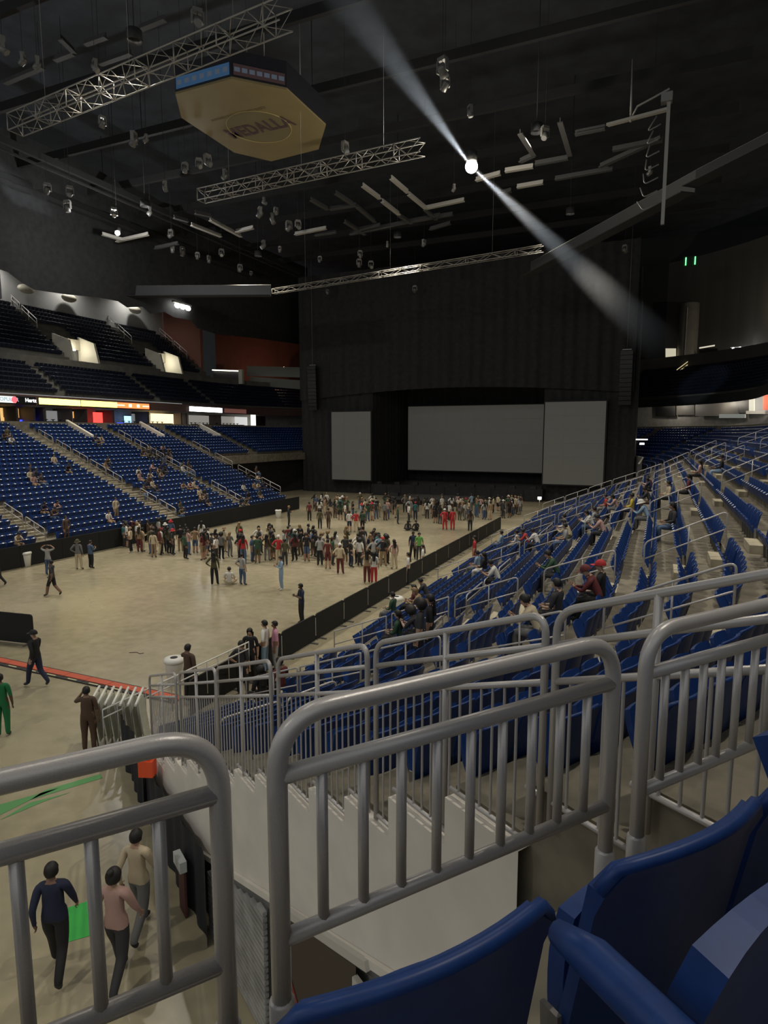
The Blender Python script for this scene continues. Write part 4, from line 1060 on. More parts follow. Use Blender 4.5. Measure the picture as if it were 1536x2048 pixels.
# suite partitions, interiors lit by emission in the board colours, furniture
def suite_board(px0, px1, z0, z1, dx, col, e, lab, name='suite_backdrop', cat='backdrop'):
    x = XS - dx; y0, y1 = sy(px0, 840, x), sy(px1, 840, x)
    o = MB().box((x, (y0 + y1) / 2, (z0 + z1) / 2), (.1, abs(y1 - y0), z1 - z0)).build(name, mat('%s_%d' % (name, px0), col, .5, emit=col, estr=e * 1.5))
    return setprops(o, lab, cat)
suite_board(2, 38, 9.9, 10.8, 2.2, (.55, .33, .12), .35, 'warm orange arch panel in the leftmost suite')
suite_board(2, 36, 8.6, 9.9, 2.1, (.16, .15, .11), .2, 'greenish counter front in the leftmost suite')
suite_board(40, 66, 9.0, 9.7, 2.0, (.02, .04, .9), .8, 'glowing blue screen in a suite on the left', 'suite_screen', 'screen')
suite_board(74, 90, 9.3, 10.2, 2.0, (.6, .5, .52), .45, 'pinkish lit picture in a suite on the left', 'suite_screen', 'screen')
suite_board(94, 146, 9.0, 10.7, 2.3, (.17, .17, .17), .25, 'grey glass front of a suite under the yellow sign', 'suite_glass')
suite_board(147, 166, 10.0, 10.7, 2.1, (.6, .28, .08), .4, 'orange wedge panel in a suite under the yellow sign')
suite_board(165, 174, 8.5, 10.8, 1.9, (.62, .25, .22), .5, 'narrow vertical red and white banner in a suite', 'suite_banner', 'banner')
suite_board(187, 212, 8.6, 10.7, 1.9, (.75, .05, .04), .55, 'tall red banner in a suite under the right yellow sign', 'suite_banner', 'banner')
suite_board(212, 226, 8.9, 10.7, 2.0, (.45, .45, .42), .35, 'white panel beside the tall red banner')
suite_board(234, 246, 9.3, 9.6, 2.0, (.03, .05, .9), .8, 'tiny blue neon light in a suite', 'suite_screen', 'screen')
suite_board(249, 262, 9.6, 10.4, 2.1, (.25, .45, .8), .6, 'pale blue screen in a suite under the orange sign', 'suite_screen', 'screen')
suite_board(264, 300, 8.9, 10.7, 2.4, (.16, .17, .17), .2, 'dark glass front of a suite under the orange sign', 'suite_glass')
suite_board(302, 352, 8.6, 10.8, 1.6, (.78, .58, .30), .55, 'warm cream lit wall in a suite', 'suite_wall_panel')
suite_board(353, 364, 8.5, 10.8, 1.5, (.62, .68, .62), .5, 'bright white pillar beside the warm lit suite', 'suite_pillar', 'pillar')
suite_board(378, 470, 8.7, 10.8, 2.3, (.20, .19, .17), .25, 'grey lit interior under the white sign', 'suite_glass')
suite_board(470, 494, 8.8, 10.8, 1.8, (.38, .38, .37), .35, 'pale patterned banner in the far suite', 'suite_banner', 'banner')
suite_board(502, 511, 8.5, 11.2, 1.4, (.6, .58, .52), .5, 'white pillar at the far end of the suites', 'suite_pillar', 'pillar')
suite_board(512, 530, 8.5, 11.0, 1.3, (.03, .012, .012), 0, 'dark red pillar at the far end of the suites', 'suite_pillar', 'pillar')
for i, px in enumerate((38, 72, 92, 146, 176, 230, 300, 366, 376, 444)):
    y = sy(px); o = MB().box((XS - 1.6, y, 9.7), (2.6, .22, 2.5)).build('suite_partition', mat('partition', (.05, .035, .03), .6)); setprops(o, 'dark partition between suites, %s from the left' % nth(i), 'partition', 'dark partitions between suites')
for i, (a, b2) in enumerate(((70, 146), (255, 300), (303, 348), (390, 432), (440, 490))):
    y0, y1 = sy(a, 850), sy(b2, 850)
    t = thing('suite_counter', 'dark counter with stools along the suite edge, %s from the left' % nth(i), 'counter', (XS - .35, (y0 + y1) / 2, ZS - 1.1))
    L = y1 - y0; MB().box((0, 0, 1.15), (.45, L, .07)).build('top', M_dark, t); MB().box((-.1, 0, .6), (.1, L - .2, .9)).build('front', M_gray, t)
    for q in range(int(L / .8)): MB().lathe([(.05, 0), (.05, .75), (.19, .78), (.19, .84)], 8, (-.6, -L / 2 + .4 + q * .8, .55)).build('stool', M_dark, t)
# slanting white cheek walls where the bowl aisles meet the suite level
for i, y in enumerate((46.4, 56.4, 66.6)):
    m = MB(); R0, R1 = Rk(KL) + .3, Rk(KL) - 3.2
    x0, x1 = CXL - R0, CXL - R1; z0, z1 = ZS + .25, zL(KL - 4) + .6
    for dy in (0, .3): m.v += [(x0, y + dy, ZS - 1.5), (x0, y + dy, z0), (x1, y + dy, z1), (x1, y + dy, z1 - 1.0)]
    for f in ((0, 1, 2, 3), (7, 6, 5, 4), (1, 5, 6, 2), (2, 6, 7, 3), (0, 4, 5, 1), (3, 7, 4, 0)): m.f.append(f); m.m.append(0); m.sm.append(False)
    setprops(m.build('cheek_wall', M_white), 'slanting pale cheek wall at the top of the left stand, %s from the left' % nth(i), 'wall')
# upper deck portals
M_port = mat('portal_cream', (.50, .47, .38), .6)
for i, y in enumerate(PORT):
    t = thing('deck_portal', 'lit cream entrance portal in the dark upper deck, the %s one' % ('nearer left' if i == 0 else 'farther right'), 'portal', (CXL - RP - .2, y, 15.0))
    L = 2.9; w2 = 1.75
    for sg in (-1, 1):
        m = MB(); yy = sg * w2
        for dy in (-.14, .14): m.v += [(.3, yy + dy, 0), (.3, yy + dy, 1.7), (-.3, yy + dy, 4.0), (-L, yy + dy, 4.9), (-L, yy + dy, 0)]
        for f in ((0, 1, 2, 3, 4), (9, 8, 7, 6, 5), (1, 6, 7, 2), (2, 7, 8, 3), (0, 5, 6, 1)): m.f.append(f); m.m.append(0); m.sm.append(False)
        m.build('side_wall', M_port, t)
    MB().box((-L + .2, 0, 3.9), (.3, 2 * w2, 1.2)).build('header', M_port, t)
    MB().box((-L - .1, 0, 1.6), (.1, 2 * w2, 3.4)).build('opening', mat('portal_dark', (.12, .12, .11), .7), t)
    MB().box((-L + .6, 0, 3.2), (.3, 1.2, .12)).build('ceiling_lamp', mat('portal_lamp', (1, 1, .9), .4, emit=(1, .95, .8), estr=3), t)
    ld = bpy.data.lights.new('portal_light', 'POINT'); ld.energy = 60; ld.color = (1, .94, .78); ld.shadow_soft_size = .25
    lo = bpy.data.objects.new('portal_light', ld); COL.objects.link(lo); lo.parent = t; lo.location = (-2.0, 0, 3.2)
# portal rails of the upper deck
zUat = lambda R: 17.0 + 0.6 * ((R - RP - .5) / .8)
for i, y in enumerate((52.6, 67.0, 76.4)):
    for j in range(2): loop_rail(CXL, y, math.pi, Ru(6) + 2.7 * j - (1.4 if y > 76 else 0), Ru(6) + 2.7 * j + 2.4 - (1.4 if y > 76 else 0), zUat, 'pale handrail in the dark upper deck, %s aisle, %s one' % (nth(i), ('lower', 'upper')[j]), 'upper deck handrails', rp=.045, h=1.0)
# cream rounded caps above the top wall
for i, (px, py) in enumerate(((52, 578), (138, 596), (270, 620))):
    p = onx(px, py, CXL - RW + .8); o = MB().ellipsoid(p, (.5, 1.1, .55), 14, 8).build('air_duct_cap', mat('cream_duct', (.55, .52, .42), .5)); setprops(o, 'cream rounded duct cap on top of the upper wall, %s from the left' % nth(i), 'duct')
for y in (50, 60, 70):
    t = thing('wall_washer', 'wall washing lamp above the upper left wall, %s' % {50: 'nearest the left edge', 60: 'the middle one', 70: 'nearest the red wall'}[y], 'lamp', (CXL - RW + 1.6, y, 28.6)); MB().box((0, 0, .2), (.4, 1.2, .2)).build('housing', M_dark, t)
    ld = bpy.data.lights.new('washer', 'SPOT'); ld.energy = 380; ld.spot_size = R_(150); ld.spot_blend = .9; ld.shadow_soft_size = .3; ld.color = (1, .97, .9)
    lo = bpy.data.objects.new('washer', ld); COL.objects.link(lo); lo.parent = t; lo.location = (0, 0, 0)
o = MB().box((CXL - RW + 3.0, 47.0, 26.2), (6, .25, 7)).build('end_screen_wall', mat('pale_lilac_wall', (.62, .62, .68), .6)); structure(o, 'pale lilac wall end at the left edge of the upper deck')
# far red lamp and suite level at the far left corner
p = ony(568, 737, 92); t = thing('wall_lamp', 'small warm lamp on the far dark red wall', 'lamp', p); MB().ellipsoid((0, 0, 0), (.28, .28, .28), 10, 6).build('bulb', mat('warm_bulb', (1, .8, .6), .4, emit=(1, .7, .45), estr=14), t)
MB().box((0, .4, 0), (.15, .6, .1)).build('bracket', M_dark, t)
ld = bpy.data.lights.new('warm_lamp', 'POINT'); ld.energy = 90; ld.color = (1, .5, .3); lo = bpy.data.objects.new('warm_lamp', ld); COL.objects.link(lo); lo.parent = t; lo.location = (0, -.6, 0)
for i, (x0, y0, x1, y1, z) in enumerate(((495, 742, 605, 745, 1.6), (500, 762, 605, 770, 1.4))):
    a, b2 = ony(x0, y0, 88), ony(x1, y1, 88)
    o = MB().beam(a, b2, .3, z).build('parapet_wall', mat('parapet_grey', (.22, .22, .19), .7)); setprops(o, 'grey parapet in the far left corner, %s' % ('upper' if i == 0 else 'lower'), 'wall')
a, b2 = ony(425, 740, 82), ony(478, 742, 82); t = thing('lit_doorway', 'doorway with a lit top edge in the far upper corner', 'doorway', (0, 0, 0))
MB().beam(a, b2, .2, .14).build('lit_edge', mat('edge_glow', (1, .95, .8), .4, emit=(1, .95, .8), estr=1.2), t); MB().beam(b2 + Vector((.4, 0, .2)), b2 + Vector((.4, 0, -2.0)), .5, .7).build('jamb', M_port, t); MB().beam(a - Vector((0, -.3, 1)), b2 - Vector((0, -.3, 1)), .2, 1.9).build('opening', M_dark, t)
# ================================================================ FAR RIGHT CORNER
def far_right(px, py, R):
    """point on the cylinder of radius R round the far right corner"""
    d = ray(px, py); best = None; t = 70.0
    while t < 135:
        p = Vector((0, 0, CAM_Z)) + d * t
        r = math.hypot(p.x - CXR, p.y - CY1) if p.y > CY1 else p.x - CXR
        if r >= R: return p
        t += .1
    return p
def fr_panel(x0, x1, y0, y1, R, col, e, lab, name, cat):  # panels glow in their own colour, in place of light falling on them
    a, b2, c, d = far_right(x0, y1, R), far_right(x1, y1, R), far_right(x1, y0, R), far_right(x0, y0, R)
    m = MB(); n = ((b2 - a).cross(d - a)).normalized() * .12
    m.v += [tuple(q) for q in (a, b2, c, d)] + [tuple(q + n) for q in (a, b2, c, d)]
    for f in ((0, 1, 2, 3), (7, 6, 5, 4), (0, 4, 5, 1), (1, 5, 6, 2), (2, 6, 7, 3), (3, 7, 4, 0)): m.f.append(f); m.m.append(0); m.sm.append(False)
    return setprops(m.build(name, mat('%s_%d_%d' % (name, x0, y0), col, .5, emit=col, estr=e)), lab, cat)
fr_panel(1323, 1349, 806, 810, 29.5, (1, .9, .7), 1.6, 'thin warm light strip at the far right suites', 'light_strip', 'lamp')
fr_panel(1500, 1510, 794, 824, 29, (.6, .57, .45), .3, 'pale pillar in the far right suites', 'suite_pillar', 'pillar')
fr_panel(1510, 1540, 792, 822, 29.4, (.35, .34, .33), .18, 'grey lit suite interior at the right edge', 'suite_interior', 'suite')
fr_panel(1526, 1545, 790, 820, 29.1, (.6, .16, .1), .25, 'red poster in the far right suite at the picture edge', 'suite_banner', 'banner')
fr_panel(1354, 1390, 796, 830, 30, (.075, .068, .06), .05, 'dim wall panel left of the glass in the far right suites', 'suite_backdrop', 'backdrop')
fr_panel(1392, 1480, 796, 832, 29.8, (.085, .078, .068), .05, 'dim wide wall panel in the far right suites', 'suite_backdrop', 'backdrop')
fr_panel(1312, 1352, 802, 832, 29.9, (.008, .008, .008), 0, 'black opening in the far right suites', 'suite_opening', 'opening')
fr_panel(1478, 1500, 795, 826, 29.6, (.012, .012, .012), 0, 'dark doorway beside the pale pillar on the far right', 'suite_opening', 'opening')
fr_panel(1440, 1492, 828, 836, 28.0, (.42, .44, .40), .1, 'pale glass counter top in the far right suites', 'suite_counter', 'counter')
fr_panel(1492, 1545, 822, 828, 28.0, (.36, .34, .3), .1, 'grey counter ledge at the right edge of the suites', 'suite_counter', 'counter')
p = far_right(1373, 720, 36.5)
t = thing('column', 'tall round concrete column rising behind the far right deck', 'column', (p.x, p.y, 0)); MB().lathe([(1.35, 8), (1.35, 27.2)], 24).build('shaft', mat('column_conc', (.24, .22, .18), .8, var=.1, scale=1), t); MB().box((-.3, -1.35, 22), (.12, .12, 9)).build('conduit', M_truss, t)
fr_panel(1332, 1352, 697, 718, 35, (.5, .46, .34), .35, 'lit cream doorway beside the far column', 'lit_doorway', 'doorway')
p = far_right(1372, 735, 34.0); t = thing('stair_rail', 'short lit cream stair rail below the far column', 'handrail', p)
for i in range(3): MB().beam((-1.2, 0, -1.2 + .45 * i), (1.0, .3, .6 + .45 * i), .1, .1).build('bar', mat('cream_rail', (.6, .5, .3), .5, emit=(.8, .65, .35), estr=.25), t)  # bars glow to stand for the light on them
MB().beam((.9, 0, -1), (.9, 0, 1.6), .2, .2).build('post', M_port, t)
p = far_right(1480, 697, 36); t = thing('spot_cluster', 'three tiny cool white lamps high on the far right wall', 'lamp', p)
for i in range(3): MB().ellipsoid((-.8 + .8 * i, 0, .05 * i), (.16, .16, .16), 8, 6).build('bulb', mat('cool_bulb', (1, 1, 1), .4, emit=(.9, .95, 1), estr=9), t)
MB().box((0, .2, .2), (2.2, .1, .08)).build('bar', M_steel, t)
a, b2 = far_right(1399, 696, 36), far_right(1429, 691, 36); o = MB().beam(a, b2, .12, .18).build('light_strip', mat('dim_strip', (.7, .65, .5), .4, emit=(.8, .75, .6), estr=.25)); setprops(o, 'dim pale strip light above the far right deck', 'lamp')
fr_panel(1400, 1436, 697, 716, 36.2, (.01, .01, .01), 0, 'dark window opening high on the far right', 'window_opening', 'opening')
p = ony(1380, 522, 86); t = thing('exit_indicator', 'two thin green indicator lights glowing high on the dark right', 'indicator', p)
for i in (0, 1): MB().box((-.45 + 1.0 * i, 0, .0), (.12, .06, .9)).build('green_bar', mat('green_led', (.1, 1, .2), .4, emit=(.1, 1, .2), estr=1.2), t)
MB().box((0, .1, 0), (1.6, .1, 1.2)).build('backing', M_dark, t)
for i, a_ in enumerate((12, 30, 48)):  # lamps added to brighten the dark far right corner
    q = st(CXR, CY1, R_(a_), RSR + 1.2, 12.4)
    t = thing('suite_ceiling_lamp', 'small fill lamp added in the far right suites, %s from the right' % nth(i), 'lamp', q); MB().lathe([(.16, 0), (.16, .12), (.1, .3)], 10).build('housing', M_dark, t)  # added fill lamp, not a real ceiling lamp
    ld = bpy.data.lights.new('suite_lamp', 'POINT'); ld.energy = 60; ld.color = (1, .9, .75); ld.shadow_soft_size = .15; lo = bpy.data.objects.new('suite_lamp', ld); COL.objects.link(lo); lo.parent = t; lo.location = (0, 0, -.3)  # light of the added fill lamp
q = st(CXR, CY1, R_(28), RSR + 9.0, 24.5)  # unseen lamp added to brighten the upper deck and column
t = thing('concourse_fill_lamp', 'small unseen fill lamp added over the far right concourse', 'lamp', q); MB().lathe([(.2, 0), (.2, .12), (.1, .3)], 10).build('housing', M_dark, t)
ld = bpy.data.lights.new('concourse_fill', 'POINT'); ld.energy = 260; ld.color = (1, .9, .72); ld.shadow_soft_size = .2; lo = bpy.data.objects.new('concourse_fill', ld); COL.objects.link(lo); lo.parent = t; lo.location = (0, 0, -.4)
# far right corner front wall and white light over the end
m = MB(); sweep([(CXR, 59.2, 0.0), (CXR, 66, 0.0), (CXR, 75, 0.0)] + arc(CXR, CY1, 0, 50, 5)[1:], [(Rk(13) - .06, 3.0), (Rk(13) - .06, 5.7), (Rk(13) + .1, 5.7)], m); structure(m.build('wall_corner_front', mat('corner_front', (.26, .25, .22), .6)), 'grey front wall below the far right corner seats')
p = ony(1277, 879, 80); t = thing('truss_lamp', 'thin white work light by the black curtain on the right', 'lamp', p); MB().box((0, 0, 0), (2.0, .1, .12)).build('tube', mat('tube_glow', (1, 1, .95), .4, emit=(1, .97, .9), estr=1.0), t); MB().box((.4, 0, -.5), (.5, .1, .2)).build('lamp', mat('tube_glow2', (1, 1, .95), .4, emit=(1, .97, .9), estr=4.0), t)
# ================================================================ PEOPLE
def lerp(a, b, t): return tuple(a[i] + (b[i] - a[i]) * t for i in range(3))
BASE = dict(pelvis=(0, 0, .95), spine=(0, .01, 1.10), chest=(0, .01, 1.30), neckb=(0, .015, 1.44), neck=(0, .005, 1.50), head=(0, -.01, 1.575), top=(0, -.005, 1.655), nose=(0, -.105, 1.575),
            lsh=(.165, .015, 1.395), lel=(.225, .03, 1.12), lwr=(.235, -.04, .88), lha=(.232, -.06, .80),
            rsh=(-.165, .015, 1.395), rel=(-.225, .03, 1.12), rwr=(-.235, -.04, .88), rha=(-.232, -.06, .80),
            lhip=(.085, 0, .90), lkn=(.10, -.015, .49), lan=(.105, .03, .085), lto=(.125, -.12, .035),
            rhip=(-.085, 0, .90), rkn=(-.10, -.015, .49), ran=(-.105, .03, .085), rto=(-.125, -.12, .035))
POSES = {
 'stand': {},
 'phone': dict(lel=(.22, -.05, 1.14), lwr=(.10, -.24, 1.22), lha=(.06, -.29, 1.27), rel=(-.22, -.05, 1.14), rwr=(-.10, -.24, 1.20), rha=(-.06, -.29, 1.24), head=(0, -.03, 1.57), top=(0, -.035, 1.65), nose=(0, -.125, 1.555)),
 'hip': dict(lel=(.36, .08, 1.16), lwr=(.20, -.02, 1.0), lha=(.16, -.07, .98), rkn=(-.13, -.03, .49), ran=(-.16, .02, .085), rto=(-.2, -.12, .035)),
 'walk': dict(lkn=(.09, -.15, .51), lan=(.09, -.22, .10), lto=(.10, -.37, .05), rkn=(-.09, .06, .49), ran=(-.09, .33, .16), rto=(-.09, .24, .04), lel=(.22, .14, 1.14), lwr=(.22, .10, .90), lha=(.22, .07, .83), rel=(-.22, -.08, 1.13), rwr=(-.21, -.22, .93), rha=(-.2, -.27, .87)),
 'handshead': dict(lel=(.36, -.05, 1.50), lwr=(.20, -.02, 1.66), lha=(.13, 0, 1.68), rel=(-.36, -.05, 1.50), rwr=(-.20, -.02, 1.66), rha=(-.13, 0, 1.68)),
 'ear': dict(lel=(.30, -.12, 1.28), lwr=(.14, -.14, 1.50), lha=(.10, -.09, 1.56)),
 'sit': dict(pelvis=(0, 0, .50), spine=(0, -.02, .66), chest=(0, -.04, .86), neckb=(0, -.05, 1.0), neck=(0, -.065, 1.06), head=(0, -.085, 1.135), top=(0, -.085, 1.215), nose=(0, -.18, 1.13),
     lsh=(.165, -.04, .955), rsh=(-.165, -.04, .955), lel=(.22, -.08, .70), rel=(-.22, -.08, .70), lwr=(.12, -.27, .66), rwr=(-.12, -.27, .66), lha=(.08, -.34, .66), rha=(-.08, -.34, .66),
     lhip=(.09, -.03, .49), rhip=(-.09, -.03, .49), lkn=(.13, -.45, .50), rkn=(-.13, -.45, .50), lan=(.13, -.44, .09), ran=(-.13, -.44, .09), lto=(.14, -.59, .04), rto=(-.14, -.59, .04)),
 'sitlean': dict(pelvis=(0, 0, .50), spine=(0, -.06, .65), chest=(0, -.16, .83), neckb=(0, -.23, .95), neck=(0, -.27, 1.0), head=(0, -.32, 1.06), top=(0, -.345, 1.135), nose=(0, -.41, 1.03),
     lsh=(.165, -.2, .91), rsh=(-.165, -.2, .91), lel=(.21, -.36, .68), rel=(-.21, -.36, .68), lwr=(.08, -.52, .74), rwr=(-.08, -.52, .72), lha=(.04, -.57, .78), rha=(-.05, -.57, .76),
     lhip=(.09, -.03, .49), rhip=(-.09, -.03, .49), lkn=(.13, -.45, .50), rkn=(-.13, -.45, .50), lan=(.13, -.44, .09), ran=(-.13, -.44, .09), lto=(.14, -.59, .04), rto=(-.14, -.59, .04)),
 'floor': dict(pelvis=(0, 0, .13), spine=(0, .02, .28), chest=(0, .0, .48), neckb=(0, -.02, .62), neck=(0, -.035, .68), head=(0, -.055, .755), top=(0, -.055, .835), nose=(0, -.15, .75),
     lsh=(.165, 0, .575), rsh=(-.165, 0, .575), lel=(.25, -.1, .34), rel=(-.25, -.1, .34), lwr=(.16, -.29, .28), rwr=(-.16, -.29, .28), lha=(.1, -.34, .28), rha=(-.1, -.34, .28),
     lhip=(.09, -.03, .12), rhip=(-.09, -.03, .12), lkn=(.30, -.33, .22), rkn=(-.30, -.33, .22), lan=(.02, -.42, .07), ran=(-.02, -.34, .09), lto=(-.1, -.46, .05), rto=(.1, -.38, .05)),
}
RAD = dict(pelvis=(.145, .105), spine=(.14, .105), chest=(.155, .105), neckb=(.085, .075), neck=(.055, .055), head=(.078, .092), top=(.068, .08), nose=(.014, .014),
           sh=(.062, .062), el=(.043, .043), wr=(.028, .028), ha=(.034, .02), hip=(.092, .095), kn=(.068, .07), an=(.05, .053), to=(.035, .03))
EDGES = [('pelvis', 'spine'), ('spine', 'chest'), ('chest', 'neckb'), ('neckb', 'neck'), ('neck', 'head'), ('head', 'top'), ('head', 'nose')]
for s_ in 'lr': EDGES += [('neckb', s_ + 'sh'), (s_ + 'sh', s_ + 'el'), (s_ + 'el', s_ + 'wr'), (s_ + 'wr', s_ + 'ha'), ('pelvis', s_ + 'hip'), (s_ + 'hip', s_ + 'kn'), (s_ + 'kn', s_ + 'an'), (s_ + 'an', s_ + 'to')]
M_skin_d = mat('skin_default', (.35, .2, .13), .55)
def region(name_edge, sleeves):
    a, b2 = name_edge
    if b2 in ('neck', 'head', 'top', 'nose'): return 0
    if b2[1:] == 'ha' or b2 == 'finger': return 0
    if b2[1:] == 'wr': return 1 if sleeves == 'long' else 0
    if b2[1:] in ('sh', 'el') or b2 in ('spine', 'chest', 'neckb'): return 1
    if b2[1:] == 'hip' or b2[1:] == 'kn': return 2
    if b2[1:] == 'an': return 0 if sleeves == 'shorts' else 2
    return 3
def seg_dist(p, a, b2):
    ab = b2 - a; t = max(0, min(1, (p - a).dot(ab) / max(1e-9, ab.length_squared))); return (p - (a + ab * t)).length
BODY = {}
def body(pose, sleeves, wide=1.0):
    key = (pose, sleeves, wide)
    if key in BODY: return BODY[key]
    J = dict(BASE); J.update(POSES[pose]); names = list(J); V = [Vector(J[n]) for n in names]; E_ = [(names.index(a), names.index(b2)) for a, b2 in EDGES]
    rad = []
    for n in names:
        r = RAD.get(n) or RAD[n[1:]]
        k = wide if n in ('pelvis', 'spine', 'chest') or n[1:] == 'hip' else 1
        k *= 1.13 if n not in ('head', 'top', 'nose', 'neck', 'lha', 'rha', 'lwr', 'rwr') else 1.0
        rad.append((r[0] * k, r[1] * k))
    en = list(EDGES); roots = [names.index('pelvis')]
    # five separate fingers per hand, each its own chain rooted in the palm
    for s_ in 'lr':
        w_, h_ = Vector(J[s_ + 'wr']), Vector(J[s_ + 'ha']); d = (h_ - w_).normalized(); sg = 1 if s_ == 'l' else -1
        side = d.cross(Vector((sg, 0, 0.001))); side = side.normalized() if side.length > .1 else Vector((0, 1, 0)); nrm = d.cross(side)
        for f, (off, ln) in enumerate(((.030, .072), (.010, .082), (-.010, .076), (-.028, .06), (.038, .05))):
            b0 = h_ + side * off * .9 + d * .005 - (d * .045 if f == 4 else Vector((0, 0, 0)))
            dd = d if f < 4 else (d * .6 + side * .8).normalized()
            i0 = len(V); V += [b0, b0 + dd * ln * .55 + nrm * .004, b0 + dd * ln + nrm * .02 * (-1)]; rad += [(.0095, .0095), (.0085, .0085), (.0065, .0065)]
            E_ += [(i0, i0 + 1), (i0 + 1, i0 + 2)]; en += [('x', 'finger')] * 2; roots.append(i0)
    me = bpy.data.meshes.new('skeleton'); me.from_pydata([tuple(v) for v in V], E_, []); o = bpy.data.objects.new('skeleton', me); COL.objects.link(o)
    md = o.modifiers.new('skin', 'SKIN'); md.use_smooth_shade = True; md.branch_smoothing = .6
    if not len(me.skin_vertices):
        bpy.context.view_layer.objects.active = o; o.select_set(True); bpy.ops.mesh.customdata_skin_add()
    sv = me.skin_vertices[0].data
    for i, r in enumerate(rad): sv[i].radius = r; sv[i].use_root = i in roots
    ss = o.modifiers.new('sub', 'SUBSURF'); ss.levels = 1; ss.render_levels = 1
    dg = bpy.context.evaluated_depsgraph_get(); dg.update()
    m2 = bpy.data.meshes.new_from_object(o.evaluated_get(dg)); bpy.data.objects.remove(o)
    if pose not in ('sit', 'sitlean', 'floor'):
        bm = bmesh.new(); bm.from_mesh(m2); bmesh.ops.bisect_plane(bm, geom=bm.verts[:] + bm.edges[:] + bm.faces[:], plane_co=(0, 0, .90), plane_no=(0, 0, 1)); bm.to_mesh(m2); bm.free()
    m2.name = 'person_body'; m2.materials.clear()
    for i in range(4): m2.materials.append(M_skin_d)
    segs = [(V[a], V[b2], region(en[i], sleeves)) for i, (a, b2) in enumerate(E_)]
    hipz = J['pelvis']
    for p in m2.polygons:
        c = Vector(p.center); best = min(segs, key=lambda s_: seg_dist(c, s_[0], s_[1]))[2]
        if best == 1 and pose not in ('sit', 'sitlean', 'floor') and c.z < .90 and abs(c.x) < .19: best = 2
        elif best == 2 and pose not in ('sit', 'sitlean', 'floor') and c.z >= .90: best = 1
        p.material_index = best; p.use_smooth = True
    BODY[key] = m2; return m2
HAIRS = {}
def hair_mesh(kind, pose):
    key = (kind, pose)
    if key in HAIRS: return HAIRS[key]
    J = dict(BASE); J.update(POSES[pose]); h = Vector(J['head']); tp_ = Vector(J['top']); up = (tp_ - h).normalized(); fr = (Vector(J['nose']) - h); fr = (fr - up * fr.dot(up)).normalized(); sd = up.cross(fr)
    c = h.lerp(tp_, .55); m = MB()
    Mx = Matrix((sd, fr, up)).transposed()
    def cap(r, low_back, low_front, n=14, k=7):
        def fn(u, v):
            a = 2 * math.pi * u; f = math.sin(a)                       # +1 = front
            low = low_front if f > .35 else low_back
            b2 = math.pi / 2 - v * (math.pi / 2 + low)
            return c + Mx @ Vector((r[0] * math.cos(b2) * math.cos(a), r[1] * math.cos(b2) * math.sin(a) - .012, r[2] * math.sin(b2)))
        m.grid(fn, n, k)
    if kind == 'short': cap((.092, .107, .118), .45, -.3)
    elif kind == 'afro': cap((.15, .155, .165), .7, -.1)
    elif kind == 'long':
        cap((.095, .11, .12), .45, -.3)
        base = c - fr * .07; dn = Vector((0, 0, -1))
        def fn(u, v):
            a = math.pi * (.02 + .96 * u); w_ = .105 * (1 - .25 * v)
            return base + sd * (w_ * math.cos(a)) - fr * (.055 * math.sin(a) + .015 + .03 * v) + dn * (.04 + .34 * v)
        m.grid(fn, 10, 6)
        def fn2(u, v):
            w_ = .10 * (1 - .25 * v); return base + sd * (w_ * (1 - 2 * u)) + fr * .0 + dn * (.04 + .33 * v)
        m.grid(fn2, 6, 4)
    elif kind == 'bun': cap((.099, .113, .124), .5, -.2); m.ellipsoid(c - fr * .08 + up * .1, (.05, .05, .05), 10, 6)
    elif kind == 'cap':
        cap((.106, .12, .128), -.02, -.02)
        def br(u, v): a = math.pi * (.18 + .64 * u); return c + Mx @ Vector(((.10 + .02 * v) * math.cos(a), (.105 + .09 * v) * math.sin(a), .01 - .012 * v))
        m.grid(br, 8, 2); m.grid(lambda u, v: Vector(br(u, v)) - up * .008, 8, 2, flip=True)
    elif kind == 'bucket':
        cap((.11, .125, .13), .0, .0)
        m.grid(lambda u, v: c + Mx @ Vector(((.11 + .055 * v) * math.cos(2 * math.pi * u), (.122 + .055 * v) * math.sin(2 * math.pi * u), .0 - .04 * v)), 16, 2)
    HAIRS[key] = m.mesh('hair' if kind in ('short', 'afro', 'long', 'bun') else 'hat', M_dark); return HAIRS[key]
CLOTH = dict(white=(.62, .60, .55), cream=(.52, .43, .29), grey=(.16, .16, .155), lightgrey=(.33, .33, .32), black=(.013, .013, .014), charcoal=(.035, .035, .038), navy=(.015, .02, .05), denim=(.07, .11, .19), lightblue=(.24, .34, .45),
             green=(.03, .075, .04), olive=(.075, .07, .035), limegreen=(.13, .36, .07), red=(.42, .025, .03), maroon=(.12, .022, .022), pink=(.60, .28, .38), brown=(.085, .05, .032), tan=(.28, .19, .11), yellow=(.55, .42, .06), teal=(.03, .12, .13), palepink=(.45, .28, .24), orange=(.5, .12, .03), emerald=(.01, .16, .05))
SKIN = [(.34, .19, .12), (.42, .25, .165), (.22, .12, .075), (.12, .062, .04), (.48, .31, .22)]
HAIRC = dict(black=(.010, .008, .007), brown=(.045, .024, .014), fair=(.24, .15, .07))
WORD = dict(lightgrey='light grey', lightblue='light blue', limegreen='lime green', palepink='pale pink', emerald='bright green')
def cm(c): return mat('cloth_' + c, CLOTH[c], .8)
def sm_(i): return mat('skin_%d' % i, SKIN[i], .5)
used_labels = {}
NPEOPLE = 0
